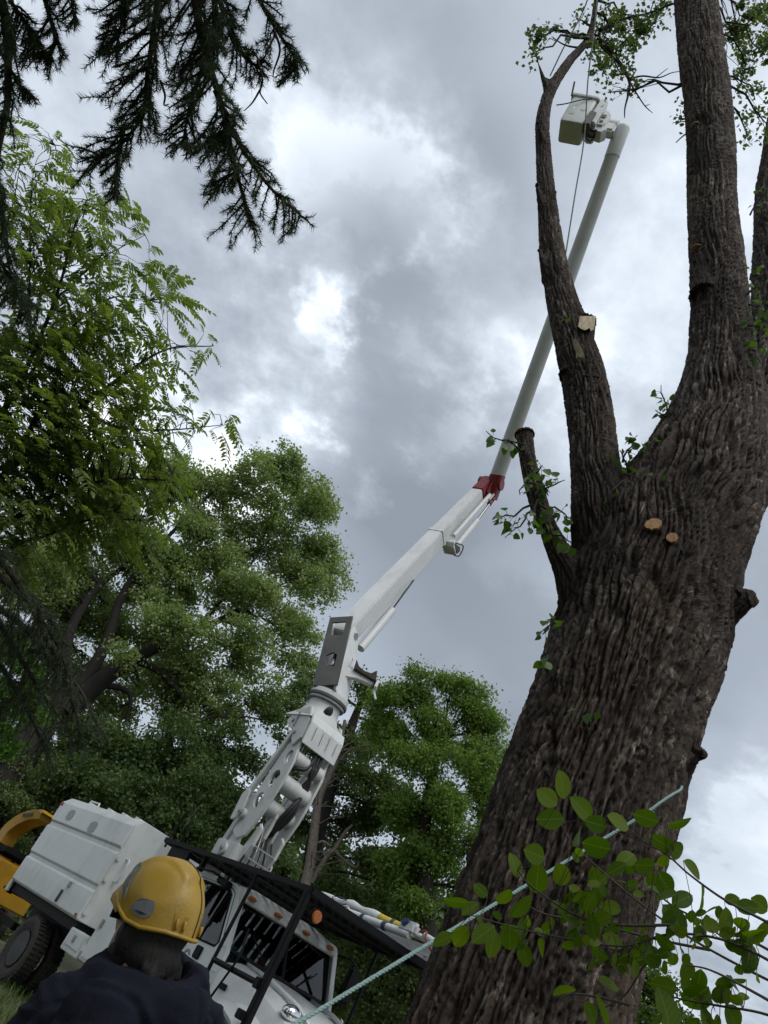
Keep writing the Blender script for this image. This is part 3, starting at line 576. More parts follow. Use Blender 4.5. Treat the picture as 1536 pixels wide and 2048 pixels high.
    link('lettering', text_mesh('Service', .13, Mt @ Matrix.Translation((.05, -.10, .004)), offset=.002), WINK, sgn)
    # ---- black rack over the cab
    rack = empty('cab_guard', (0, 0, 0)); rack.parent = T
    zr = 2.80
    for s in (-1, 1):
        MB().box((3.14, s * 1.20, zr), (3.90, .05, .07)).build('side_rail', BLACK, rack, bevel=.006)
        MB().box((5.05, s * 1.20, 1.85), (.085, .085, 1.85)).build('post', BLACK, rack, bevel=.01)
        MB().tube([(3.90, s * 1.20, zr - .04), (3.90, s * 1.20, 1.30)], .024, 8).build('post', BLACK, rack)
        MB().tube([(3.90, s * 1.20, 1.70), (5.02, s * 1.20, 1.70)], .034, 8).build('step_bar', BLACK, rack)
        MB().box((4.98, s * 1.20, 1.70), (.10, .14, .12)).build('clamp', BLACK, rack, bevel=.01); MB().box((4.98, s * 1.22, 1.36), (.12, .16, .10)).build('clamp', BLACK, rack, bevel=.01)
        MB().box((1.50, s * 1.14, 2.38), (.10, .10, .86)).build('post', BLACK, rack, bevel=.008)
        MB().box((2.42, s * 1.12, 2.70), (.07, .07, .26)).build('post', BLACK, rack, bevel=.008)
    for x in (1.2, 5.08): MB().box((x, 0, zr), (.06, 2.38, .09)).build('end_rail', BLACK, rack, bevel=.006)
    for k in range(15):
        y = -1.10 + k * .157
        MB().box((3.14, y, zr + .02), (3.82, .10 if k % 2 else .13, .022)).build('slat', BLACK, rack)
    for x in (2.1, 3.0, 3.9, 4.6): MB().box((x, 0, zr - .03), (.05, 2.34, .05)).build('cross_bar', BLACK, rack)
    MB().box((1.78, -1.16, 2.66), (.50, .06, .19)).build('light_box', BLACK, rack, bevel=.006)
    am = MB().cyl((5.06, -.99, 2.58), (5.12, -.99, 2.58), .088, 24).build('turn_lamp', BLACK, rack, bevel=.01); MB().cyl((5.118, -.99, 2.58), (5.15, -.99, 2.58), .076, 24, .066).build('lens', AMBER, am, bevel=.008)
    MB().tube([(.16, -.62, 2.80), (.13, -.60, 2.95), (.13, -.58, 3.38), (.20, -.58, 3.46), (.36, -.58, 3.49), (.44, -.58, 3.42), (.55, -.58, 2.85)], .018, 8).build('grab_hoop', BLACK, rack, smooth=True)
    # ---- lift pedestal and elevator links
    lift = empty('elevator_lift', (0, 0, 0)); lift.parent = T
    MB().box((1.5, 0, 2.3), (.62, .8, 1.9)).build('pedestal', GREYP, lift, bevel=.02)
    W_ = .33
    holes = [circ(1.66, 3.97, .115, 20, .135), circ(1.77, 4.36, .125, 22, .155), circ(1.85, 4.76, .095, 20, .125)]
    outl = [(1.40, 3.42), (1.44, 3.86), (1.50, 4.16), (1.56, 4.55), (1.66, 4.98), (1.78, 5.08), (1.94, 5.05), (2.03, 4.70), (2.02, 4.30), (1.97, 3.95), (1.90, 3.70), (1.78, 3.40), (1.58, 3.32)]
    for s in (-1, 1):
        Mxz = Matrix(((1, 0, 0, 0), (0, 0, -1, s * W_), (0, 1, 0, 0), (0, 0, 0, 1)))
        link('link_plate', plate_mesh(outl, holes, .05, Mxz, .008), GREYP, lift, True).data.set_sharp_from_angle(angle=R(35))
        low = [(1.00, 2.70), (1.14, 3.15), (1.26, 3.80), (1.30, 4.04), (1.40, 4.08), (1.50, 4.00), (1.50, 3.60), (1.62, 3.30), (1.72, 3.02), (1.70, 2.70)]
        slot = [(1.26, 3.10), (1.24, 3.22), (1.34, 3.64), (1.39, 3.66), (1.41, 3.55), (1.36, 3.20)]
        link('lower_link', plate_mesh(low, [slot], .06, Mxz @ Matrix.Translation((0, 0, .045 * s)), .008), GREYP, lift, True).data.set_sharp_from_angle(angle=R(35))
        MB().cyl((1.46, s * (W_ + .09), 3.70), (1.46, s * (W_ - .08), 3.70), .085, 18).build('pivot_pin', GREYP, lift, bevel=.008); MB().cyl((1.50, s * (W_ + .11), 3.10), (1.50, s * (W_ - .08), 3.10), .10, 18).build('pivot_pin', GREYP, lift, bevel=.008)
        for px_, pz_ in ((1.46, 3.70), (1.50, 3.10)): MB().cyl((px_, s * (W_ + .13), pz_), (px_, s * (W_ + .08), pz_), .04, 6).box((px_, s * (W_ + .12), pz_ - .05), (.05, .02, .12)).build('bolt', STEEL, lift)
        MB().prism([(-.05, -.04), (-.05, .04), (.05, .04), (.05, -.04)], lambda a, b: (1.26 + a, s * (W_ + .02) + b, 4.02), lambda a, b: (1.66 + a, s * (W_ + .02) + b, 5.34)).build('level_rod', GREYP, lift, bevel=.01)
        MB().prism([(1.30, 3.55), (1.26, 3.98), (1.34, 4.10), (1.44, 4.06), (1.50, 3.74), (1.42, 3.56)], lambda x, z: (x, s * (W_ + .085), z), lambda x, z: (x, s * (W_ + .125), z)).build('knuckle_plate', GREYP, lift, bevel=.01)
        MB().prism([(1.72, 2.90), (1.84, 2.96), (1.98, 3.30), (2.00, 3.58), (1.90, 3.66), (1.82, 3.40), (1.70, 3.10)], lambda x, z: (x, s * (W_ - .06), z), lambda x, z: (x, s * (W_ - .12), z)).build('front_link', GREYP, lift, bevel=.012)
    for (x, z, r) in ((1.75, 3.95, .135), (1.85, 4.36, .155), (1.91, 4.78, .13)): MB().cyl((x, -W_ + .02, z), (x, W_ - .02, z), r, 26).build('cross_tube', GREYP, lift, smooth_angle=40)
    for y0, y1 in ((-.06, .0), (.10, .14)):
        MB().prism([(1.72, 3.30), (1.66, 3.55), (1.64, 3.94), (1.74, 4.10), (1.86, 4.02), (1.90, 3.84), (1.86, 3.5)], lambda x, z: (x, y0, z), lambda x, z: (x, y1, z)).build('lift_lug', GREYP, lift, bevel=.012)
    MB().cyl((1.55, .0, 2.75), (1.78, .0, 3.95), .085, 20).build('ram_barrel', GREYP, lift, smooth_angle=40)
    MB().cyl((1.78, .2, 3.95), (1.90, .2, 4.7), .04, 14).cyl((1.6, -.05, 4.0), (1.7, -.05, 5.1), .035, 12).build('ram_rod', STEEL, lift, smooth_angle=40)
    for k in range(9):                                                # hoses and hard lines up the middle
        y = -.26 + k * .062 + random.uniform(-.01, .01); j = random.uniform(-.03, .03)
        P = cat_curve([(1.82, y, 2.72), (1.90 + j, y + j, 3.10), (1.80 + j, y * .7, 3.45), (1.70, y * .5 - .02, 3.75)], 5)
        MB().tube(P, .012 if k % 3 else .017, 6).build('hydraulic_line', STEEL if k % 2 else HOSE, lift, smooth=True)
    for k in range(3):
        P = cat_curve([(1.80, .05 * k, 3.6), (1.98, .04 + .06 * k, 4.05), (1.95, .20 - .05 * k, 4.45), (2.02, .05 + .05 * k, 4.75), (1.96, .02 + .07 * k, 5.15)], 6)
        MB().tube(P, .034, 8).build('hose_bundle', HOSE, lift, smooth=True)
    MB().tube(cat_curve([(1.72, -.30, 4.40), (1.95, -.22, 4.62), (2.02, -.05, 4.72), (1.98, .04, 5.0)], 6), .036, 8).build('hose_bundle', HOSE, lift, smooth=True)
    MB().box((1.95, 0, 3.32), (.02, .52, .025)).box((2.0, 0, 3.12), (.02, .5, .025)).build('line_clamp', STEEL, lift)
    # top casting, shield and turntable
    hp = [(1.30, 5.38), (1.45, 5.62), (1.62, 5.64), (1.80, 5.70), (1.95, 5.45), (1.98, 5.10), (1.84, 4.94), (1.74, 5.02), (1.62, 5.22), (1.44, 5.28)]
    for s in (-1, 1):
        hp_o = MB().prism(hp, lambda x, z: (x, s * W_, z), lambda x, z: (x, s * (W_ + .07), z)).build('head_plate', GREYP, lift, bevel=.012)
        MB().box((1.60, s * (W_ + .085), 5.42), (.03, .02, .26)).cyl((1.50, s * (W_ + .06), 5.40), (1.50, s * (W_ + .10), 5.40), .04, 6).cyl((1.72, s * (W_ + .06), 5.18), (1.72, s * (W_ + .10), 5.18), .035, 6).build('bolt', STEEL, hp_o)
    sh = MB().prism([(1.97, 5.56), (2.04, 5.40), (2.06, 5.02), (2.03, 5.02), (2.0, 5.38), (1.94, 5.54)], lambda x, z: (x, -W_ - .06, z), lambda x, z: (x, W_ + .06, z)).build('shield', BOOMW, lift, bevel=.008)
    for y in (-.25, -.08, .08, .26): MB().tube([(2.055, y, 5.36), (2.068, y + .01, 5.14)], .006, 5).build('drain_slot', STEEL, sh)
    def ring(r0, z, n=28, rx=None, cx=1.56): return [(cx + (rx or r0) * math.cos(2 * math.pi * k / n), r0 * math.sin(2 * math.pi * k / n), z) for k in range(n)]
    cone = MB().loft([[(1.56 + .42 * max(-1, min(1, 1.45 * math.cos(2 * math.pi * k / 28))), .42 * max(-1, min(1, 1.45 * math.sin(2 * math.pi * k / 28))), 5.50) for k in range(28)], ring(.36, 5.66), ring(.30, 5.80), ring(.29, 5.93)]).build('head_casting', GREYP, lift, smooth_angle=45)
    bm = bmesh.new(); bmesh.ops.create_uvsphere(bm, u_segments=16, v_segments=8, radius=1, matrix=Matrix.Translation((1.86, -.08, 5.74)) @ Matrix.Rotation(.35, 4, 'Y') @ Matrix.Diagonal((.05, .085, .13, 1))); me = bpy.data.meshes.new('m'); bm.to_mesh(me); bm.free(); link('access_port', me, HOSE, cone, True)
    for z, r, mm in ((5.955, .345, STEEL), (6.005, .37, DARKG), (6.055, .36, BOOMW), (6.10, .35, BOOMW)):
        MB().cyl((1.56, 0, z - .024), (1.56, 0, z + .024), r, 36).build('slew_ring', mm, lift, bevel=.006)
    # ---- turret and booms
    E = tl(at(976, 966, 20.5)); Btop = tl(at(1226, 268, 22.3)); piv = tl(at(690, 1268, 15.75))
    ring_c = Vector((1.56, 0, 6.12)); dirL = (E - piv).normalized(); h = Vector((dirL.x, dirL.y, 0)).normalized(); sidev = Vector((0, 0, 1)).cross(h)     # sidev: left of the boom's heading
    tur = empty('turret', (0, 0, 0)); tur.parent = T
    axis = (piv - ring_c); axu = axis.normalized(); nrm = axu.cross(sidev).normalized()
    if nrm.dot(h) < 0: nrm = -nrm
    cv = (h * .45 - sidev * .9).normalized()
    Lr = axis.length + .16
    def tp(u, w, v=0.0): return ring_c + axu * u + nrm * w + sidev * v
    for s in (-1, 1):
        pl = [(-.02, -.30), (-.02, .30), (.5, .27), (Lr - .25, .24), (Lr, .12), (Lr + .02, -.06), (Lr - .1, -.18), (.5, -.28)]
        slots = [[(.32, -.05), (.30, .0), (.62, .05), (.64, 0)], circ(Lr - .18, 0.03, .05, 12), [(.78, .08), (.76, .14), (.98, .14), (1.0, .09)]]
        Mp = frame(tp(0, 0, s * .205), axu, nrm)
        link('side_plate', plate_mesh(pl, slots, .05, Mp, .006), BOOMW, tur)
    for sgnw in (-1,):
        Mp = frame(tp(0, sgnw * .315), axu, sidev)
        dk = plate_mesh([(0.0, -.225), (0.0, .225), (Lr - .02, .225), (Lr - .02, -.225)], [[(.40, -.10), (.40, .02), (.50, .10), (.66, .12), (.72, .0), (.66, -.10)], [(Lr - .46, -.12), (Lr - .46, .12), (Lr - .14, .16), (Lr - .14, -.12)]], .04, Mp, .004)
        link('recess_shade_plate', dk, DARKG, tur)  # closed plate; its dark grey stands for shade inside an open recess
    Mp = frame(tp(0, .20), axu, sidev); link('front_plate', plate_mesh([(0.0, -.18), (0.0, .18), (.55, .18), (.55, -.18)], [], .04, Mp, .004), BOOMW, tur)
    MB().tube(cat_curve([tp(.2, 0, .05), tp(.5, -.14, .0), tp(.75, -.22, -.04), tp(Lr - .3, -.10, -.06), tp(Lr - .02, .0, 0)], 6), .05, 8).build('hose_bundle', HOSE, tur, smooth=True)
    MB().tube(cat_curve([tp(.45, -.24, .03), tp(.5, -.26, -.02), tp(.62, -.22, 0), tp(.8, -.1, .02)], 5), .045, 8).build('swivel', STEEL, tur, smooth=True)
    MB().cyl(piv - sidev * .26, piv + sidev * .26, .07, 18).build('boom_pin', STEEL, tur, smooth_angle=40)
    # boom rest cradle sticking out of the turret
    c0 = tp(.58, .05, -.205); cr = empty('boom_cradle', (0, 0, 0)); cr.parent = T; cw = cv.cross(axu).normalized()
    MB().prism([(-.05, -.10), (.20, -.02), (.50, .0), (.55, .08), (.25, .10), (-.05, .14)], lambda a, b: c0 + cv * a + axu * b - cw * .05, lambda a, b: c0 + cv * a + axu * b + cw * .05).build('arm', GREYP, cr, bevel=.01)
    MB().prism([(.10, .10), (.12, .32), (.19, .20), (.32, .16), (.44, .18), (.54, .30), (.56, .06)], lambda a, b: c0 + cv * a + axu * b - cw * .12, lambda a, b: c0 + cv * a + axu * b + cw * .12).build('rubber_pad', RUBBER, cr, bevel=.01)
    MB().box(c0 + cv * .58 + axu * .02, (.05, .26, .16), frame((0, 0, 0), cv, axu.cross(cv)).to_3x3()).build('end_plate', BOOMW, cr, bevel=.01)
    MB().tube([c0 + cv * .55 - axu * .05, c0 + cv * .62 - axu * .22], .02, 6).build('stop_rod', BOOMW, cr)
    # lower boom
    lb = empty('lower_boom', (0, 0, 0)); lb.parent = T
    Ll = (E - piv).length; up = sidev.cross(dirL) * -1
    if up.z < 0: up = -up
    def bp(u, v, w): return piv + dirL * u + sidev * v + up * w
    def sect(u, hw_, hh): return [bp(u, -hw_, -hh), bp(u, -hw_, hh), bp(u, hw_, hh), bp(u, hw_, -hh)]
    MB().loft([sect(-.12, .18, .17), sect(.9, .19, .205), sect(Ll * .60, .168, .18), sect(Ll - .62, .145, .155)]).build('beam', BOOMW, lb, bevel=.022)
    MB().loft([sect(Ll - .60, .150, .160), sect(Ll + .10, .142, .150)]).build('red_band', REDP, lb, bevel=.02)
    MB().loft([sect(Ll * .575, .182, .194), sect(Ll * .59, .181, .193)]).build('collar', BOOMW, lb, bevel=.006)
    for s in (-1, 1): MB().prism([(0, -.003), (0, .003), (Ll * .57, .003), (Ll * .57, -.003)], lambda a, b: bp(a, s * .17, b - .24), lambda a, b: bp(a, s * .17 + .012, b - .24)).build('weld_seam', GREYP, lb)
    # big ram below the boom
    MB().cyl(bp(.10, -.22, -.36), bp(1.35, -.22, -.30), .085, 22).build('lift_ram', BOOMW, lb, smooth_angle=40)
    MB().tube([bp(1.35, -.22, -.28), bp(2.3, -.20, -.18)], .018, 8).build('hose_run', HOSE, lb)
    gu = Ll * .60
    MB().prism([(0, -.20), (.10, -.20), (.34, -.46), (.30, -.60), (.02, -.56), (-.05, -.3)], lambda a, b: bp(gu + a, -.34, b + .04), lambda a, b: bp(gu + a, -.04, b + .04)).build('ram_bracket', BOOMW, lb, bevel=.012)
    MB().prism([(.04, -.26), (.22, -.46), (.2, -.55), (.05, -.52)], lambda a, b: bp(gu + a, -.342, b + .04), lambda a, b: bp(gu + a, -.355, b + .04)).build('bracket_shade_patch', DARKG, lb)  # dark patch on the flat face, coloured like the shade of a recess
    MB().cyl(bp(gu + .1, -.26, -.40), bp(gu + 1.35, -.26, -.34), .075, 20).build('knuckle_ram', BOOMW, lb, smooth_angle=40)
    MB().cyl(bp(gu + 1.35, -.26, -.34), bp(Ll - .10, -.24, -.26), .034, 12).build('ram_rod', STEEL, lb, smooth_angle=40)
    MB().cyl(bp(gu + .2, -.24, -.12), bp(Ll - .4, -.22, -.10), .05, 14).build('tension_rod', BOOMW, lb, smooth_angle=40)
    for k in range(4): MB().cyl(bp(gu - .25 - k * .16, 0, -.215), bp(gu - .25 - k * .16, 0, -.245), .02, 8).build('rivet', STEEL, lb)
    MB().box(bp(gu - 1.2, 0, -.30), (.09, .06, .09)).cyl(bp(gu - 1.3, 0, -.27), bp(gu - 1.12, 0, -.30), .02, 8).build('fitting', STEEL, lb)
    MB().tube(cat_curve([bp(gu + .05, -.36, -.20), bp(gu + .30, -.40, -.42), bp(gu + .10, -.38, -.56), bp(gu + .0, -.3, -.5)], 5), .014, 6).build('hose_loop', HOSE, lb, smooth=True)
    for k in range(3): MB().cyl(bp(Ll - .52 + k * .16, -.24, -.29 + .02 * k), bp(Ll - .42 + k * .16, -.24, -.28 + .02 * k), .06, 10).build('link_joint', REDP, lb)
    # elbow
    dirU = (Btop - E).normalized(); su = sidev; uu = dirU.cross(su).normalized()
    el = empty('elbow', (0, 0, 0)); el.parent = T
    off = su * -.36
    MB().cyl(E + su * .22, E - su * .38, .15, 22).build('knuckle_pin', REDP, el, smooth_angle=40)
    for s in (-.20, -.02): MB().prism([(-.42, -.10), (-.46, .06), (-.1, .16), (.18, .12), (.20, -.10), (-.1, -.16)], lambda a, b: E + dirL * a + up * (b - .04) + su * s, lambda a, b: E + dirL * a + up * (b - .04) + su * (s + .04)).build('cheek', REDP, el, bevel=.01)
    MB().prism([(-.55, -.03), (-.55, .03), (.12, .03), (.12, -.03)], lambda a, b: E + dirL * a - up * (.15 - b) + su * -.24, lambda a, b: E + dirL * a - up * (.15 - b) + su * -.28).build('link_bar', BOOMW, el, bevel=.008)
    # upper boom
    ub = empty('upper_boom', (0, 0, 0)); ub.parent = T
    U0 = E + off * .5; ru0, ru1 = .186, .166
    def rsec(u, r, n=32):
        out = []
        for k in range(n):
            a = 2 * math.pi * k / n; c, s_ = math.cos(a), math.sin(a); e = .62
            x = abs(c) ** e * math.copysign(1, c) * r * .90; y = abs(s_) ** e * math.copysign(1, s_) * r * .90
            out.append(U0 + dirU * u + su * x + uu * y)
        return out
    Lu = (Btop - U0).length
    def csec(u, r, n=32): return [U0 + dirU * u + su * r * math.cos(2 * math.pi * k / n) + uu * r * math.sin(2 * math.pi * k / n) for k in range(n)]
    MB().loft([rsec(-.40, .20), rsec(.22, .20)]).build('red_base', REDP, ub, smooth_angle=50)
    MB().loft([csec(.22, ru0), csec(Lu * .5, ru0 * .97), csec(Lu - .05, ru1)]).build('tube', FIBRE, ub, smooth_angle=40)
    MB().loft([csec(Lu * .72, ru0 * .965), csec(Lu * .735, ru0 * .965)]).build('stencil_patch', DARKG, ub) if False else None
    MB().loft([csec(Lu - .55, ru1 + .012), csec(Lu + .12, ru1 + .02), csec(Lu + .2, ru1 - .02)]).build('tip_casting', BOOMW, ub, smooth_angle=40)
    return T, dict(E=E, Btop=Btop, dirU=dirU, su=su, uu=uu, U0=U0, Lu=Lu, ru=ru1)
TRUCK, BM = build_truck()
def build_bucket():
    T = TRUCK
    bk = empty('bucket', (0, 0, 0)); bk.parent = T
    C = [tl(v) for v in ((-.91, 11.43, 20), (-.37, 11.23, 20), (-.19, 11.82, 20), (-.71, 12.0, 20))]
    c = sum(C, Vector()) / 4; ex = ((C[1] - C[0]) + (C[2] - C[3])).normalized(); ey = Vector((0, 0, 1)).cross(ex); ez = Vector((0, 0, 1))
    def q(a, b, z): return c + ex * a + ey * b + ez * z
    def rr(a, b, z, r=.06, n=4):
        out = []
        for sx, sy, a0 in ((1, 1, 0), (-1, 1, 90), (-1, -1, 180), (1, -1, 270)):
            for k in range(n):
                an = R(a0 + 90 * k / (n - 1)); out.append(q(sx * (a - r) + r * math.cos(an), sy * (b - r) + r * math.sin(an), z))
        return out
    BW = BOOMW
    MB().loft([rr(.27, .28, 0), rr(.285, .295, .05), rr(.30, .31, 1.10)]).build('shell', BW, bk, smooth_angle=40)
    MB().loft([rr(.335, .345, 1.04), rr(.345, .355, 1.06), rr(.345, .355, 1.12), rr(.30, .31, 1.13)]).build('rim', BW, bk, smooth_angle=40)
    MB().loft([rr(.25, .26, -.012), rr(.25, .26, .004)]).build('floor_pad', GREYP, bk)
    st = MB()
    for a in (-.12, .12): st.box(q(a, -.298, .55), (.06, .01, .10), frame((0, 0, 0), ex, ey).to_3x3())
    st.build('decal', WINK, bk)
    for a in (-.1, .1): MB().box(q(a, -.30, .42 + a), (.12, .012, .10), frame((0, 0, 0), ex, ey).to_3x3()).build('decal', mat('grey_decal', (.42, .44, .42), .5), bk)
    # mounting bracket between bucket and boom tip
    F3 = frame((0, 0, 0), ex, ey).to_3x3()
    mt = empty('bucket_mount', (0, 0, 0)); mt.parent = T
    MB().box(q(.43, .0, .66), (.20, .56, 1.08), F3).build('column', BW, mt, bevel=.03)
    MB().box(q(.60, .02, .58), (.22, .38, .70), F3).build('rotator_housing', BW, mt, bevel=.05)
    MB().prism([(.48, .1), (.48, .5), (.72, .45), (.80, .2), (.7, .05)], lambda a, z: q(a, -.12, z), lambda a, z: q(a, .16, z)).build('gusset', BW, mt, bevel=.015)
    tip = BM['Btop'] + BM['dirU'] * .1
    MB().cyl(tip - ex * .30 + ez * .1, tip + ex * .05 + ez * .1, .17, 22).build('rotator', BW, mt, smooth_angle=40)
    MB().box((q(.5, 0, .3) + tip) / 2, (.5, .26, .34), F3).build('knuckle', BW, mt, bevel=.05)
    for k in range(7):
        y = -.20 + .05 * k
        P = cat_curve([q(.33, y, .20), q(.36 + .05 * random.random(), y - .05, .02), q(.50, y, -.04 + .04 * (k % 3)), q(.6, y * .5, .15), tuple(tip)], 5)
        MB().tube(P, .016, 6).build('hydraulic_hose', HOSE, mt, smooth=True)
    MB().box(q(.36, -.20, .22), (.16, .26, .56), F3).build('valve_block', DARKG, mt, bevel=.01)
    MB().box(q(.60, -.19, .62), (.10, .01, .12), F3).box(q(.60, -.19, .40), (.08, .01, .07), F3).build('decal', DARKG, mt)
    MB().tube([q(-.33, -.32, 1.02), q(-.42, -.40, 1.50)], .022, 8).build('saw_scabbard', mat('brown_leather', (.05, .035, .025), .8), bk)
    MB().tube(cat_curve([q(.22, -.30, 1.12), q(-.05, -.37, .80), q(-.30, -.42, .45), q(-.50, -.40, .35)], 6), .014, 6).build('lanyard', HOSE, bk, smooth=True)
    MB().cyl(q(.05, -.1, 1.1), q(.05, -.1, 1.20), .12, 14).build('tool_pouch', DARKG, bk, bevel=.03)
build_bucket()
# ladder and pole tools riding on top of the rack
def build_rack_load():
    ROT = math.atan2(TFX[1], TFX[0])
    def place(o): o.location = TO; o.rotation_euler = (0, 0, ROT)
    ALU = mat('aluminium', (.62, .63, .64), .4, metal=.5, var=.15, scale=5)
    ld = empty('extension_ladder', label='aluminium ladder lying along the far side of the black cab guard', cat='ladder'); place(ld)
    for y in (.72, 1.08):
        rail = [(2.6, 2.865), (2.6, 2.985), (5.75, 2.985), (5.75, 2.865)]
        MB().prism(rail, lambda x, z: (x, y - .016, z), lambda x, z: (x, y + .016, z)).build('rail', ALU, ld, bevel=.004)
    for k in range(10): MB().cyl((2.8 + k * .305, .70, 2.925), (2.8 + k * .305, 1.10, 2.925), .02, 10).build('rung', ALU, ld)
    GREY = mat('pole_fibreglass', (.60, .61, .60), .4, var=.12, scale=4); YEL = mat('yellow_tape', (.55, .42, .03), .5, var=.2, scale=14); BLU = mat('blue_black_grip', (.03, .05, .12), .5)
    p1 = empty('pole_saw', label='long pale pole saw with yellow sleeve lying on the cab guard', cat='pole saw'); place(p1)
    a = [(2.9, .60, 3.10), (3.4, .60, 3.10), (3.7, .60, 3.12), (4.0, .60, 3.10), (4.35, .60, 3.09)]
    MB().tube(cat_curve(a, 4), [.06 + .012 * math.sin(k) for k in range(17)], 14).build('shaft', GREY, p1, smooth=True)
    MB().cyl((4.35, .60, 3.09), (4.62, .60, 3.07), .055, 14).build('sleeve', YEL, p1); MB().cyl((4.62, .60, 3.07), (4.68, .60, 3.07), .062, 14).build('ferrule', BLU, p1); MB().cyl((4.68, .60, 3.07), (5.0, .60, 3.05), .056, 14).build('sleeve', YEL, p1)
    MB().cyl((5.0, .60, 3.05), (5.62, .60, 3.0), .04, 12).build('shaft', GREY, p1)
    MB().tube([(3.42, .53, 3.06), (3.30, .535, 3.13), (3.42, .545, 3.165), (3.62, .545, 3.15), (3.66, .535, 3.10), (3.55, .53, 3.055), (3.42, .53, 3.06)], .008, 5).build('oval_mark', BLU, p1)
    p2 = empty('pole_pruner', label='white motor pole pruner with dark fittings beside the pole saw on the guard', cat='pole pruner'); place(p2)
    MB().cyl((3.6, .38, 2.98), (5.2, .42, 2.98), .05, 14).build('shaft', GREY, p2)
    for x in (4.25, 4.7): MB().cyl((x, .40, 2.98), (x + .06, .40, 2.98), .06, 14).build('ferrule', BLU, p2)
    MB().box((5.12, .44, 3.06), (.32, .14, .16)).build('motor', GREY, p2, bevel=.04); MB().box((5.08, .38, 3.10), (.12, .10, .10)).build('cap', BLU, p2, bevel=.03)
    MB().tube(cat_curve([(5.2, .42, 3.0), (5.35, .50, 3.1), (5.5, .40, 3.0), (5.62, .45, 2.9)], 5), .014, 6).build('cable', mat('red_cable', (.18, .03, .02), .5), p2, smooth=True)
    MB().tube(cat_curve([(5.3, .55, 3.05), (5.5, .58, 3.02), (5.68, .52, 2.95)], 5), .045, 10).build('boot', GREY, p2, smooth=True)
    rp = MB().tube(cat_curve([(3.75, .30, 2.95), (4.05, .25, 3.02), (4.25, .22, 2.90), (4.45, .28, 2.86), (4.75, .20, 2.84)], 6), .014, 6).build('rope', mat('cream_rope', (.6, .58, .45), .8), None, smooth=True)
    place(rp); tag(rp, 'short cream rope looped over the top of the cab guard', 'rope')
build_rack_load()
# ------------------------------------------------------------------ yellow chipper behind the truck
def build_chipper():
    YEL = mat('chipper_yellow', (0.42, 0.225, 0.012), 0.4, var=0.2, scale=3, grime=.35); ROT = math.atan2(TFX[1], TFX[0])
    C = empty('wood_chipper', TO - TFX * .45, ROT, 'yellow wood chipper with curved discharge chute behind the truck', 'wood chipper')
    y0, y1 = -.72, -.34
    outer = [(-6.60, 1.72), (-6.62, 2.0), (-6.45, 2.24), (-6.10, 2.44), (-5.60, 2.58), (-5.00, 2.655)]; inner = [(-6.30, 1.72), (-6.27, 1.96), (-6.12, 2.12), (-5.85, 2.27), (-5.45, 2.40), (-5.02, 2.46)]
    O = cat_curve(outer, 4); I = cat_curve(inner, 4); m = MB()
    m.loft([[(o[0], y0, o[1]), (o[0], y1, o[1]), (i[0], y1 - .04, i[1]), (i[0], y0 + .04, i[1])] for o, i in zip(O, I)])
    ch = m.build('discharge_chute', YEL, C, bevel=.006)
    MB().prism([(-5.30, 2.62), (-5.0, 2.66), (-4.86, 2.60), (-5.0, 2.57)], lambda x, z: (x, y0 - .01, z), lambda x, z: (x, y1 + .01, z)).build('chute_flap', YEL, ch, bevel=.006)
    Mt = frame((-5.68, y0 - .006, 2.46), (math.cos(.22), 0, math.sin(.22)), (-math.sin(.22), 0, math.cos(.22)))
    link('lettering', text_mesh('Vermeer', .15, Mt, extrude=.002, offset=.003), INK, ch)
    MB().cyl((-6.36, -.53, 1.60), (-6.36, -.53, 1.74), .36, 28).build('chute_turntable', BLACK, C, bevel=.01)
    MB().box((-6.5, -.45, 1.28), (1.5, 1.3, .62)).build('drum_housing', YEL, C, bevel=.05)
    MB().box((-5.4, -.35, 1.12), (1.0, 1.1, .78)).build('engine_cover', YEL, C, bevel=.04)
    g = MB()
    for k in range(7): g.box((-5.65 + k * .09, -.5, 1.60 + .015 * k), (.05, .8, .12))
    g.build('radiator_fins', BLACK, C, bevel=.01)
    MB().cyl((-5.35, -.55, 1.56), (-4.98, -.55, 1.42), .025, 10).build('exhaust', CHROME, C)
    for x in (-6.9, -6.1, -5.3): MB().cyl((x, -1.105, 1.2), (x, -1.13, 1.2), .03, 8).build('bolt', BLACK, C)
    MB().box((-5.6, -.4, .62), (4.2, .14, .14)).box((-4.2, -.4, .62), (1.2, .12, .12)).build('tow_bar', BLACK, C, bevel=.01)
    MB().prism([(-5.1, .85), (-4.75, .85), (-4.62, .55), (-4.9, .5)], lambda x, z: (x, -.9, z), lambda x, z: (x, -.8, z)).build('jack_bracket', YEL, C, bevel=.01)
    for y in (-1.25, .45): MB().cyl((-6.5, y - .1, .36), (-6.5, y + .1, .36), .36, 26).build('wheel', RUBBER, C, bevel=.03)
    MB().box((-6.5, -.4, .5), (.12, 1.7, .1)).build('axle', BLACK, C)
    MB().prism([(-8.2, .7), (-7.2, .9), (-7.2, 1.6), (-8.2, 1.7)], lambda x, z: (x, -.95, z), lambda x, z: (x, .15, z)).build('infeed_hopper', YEL, C, bevel=.02)
build_chipper()
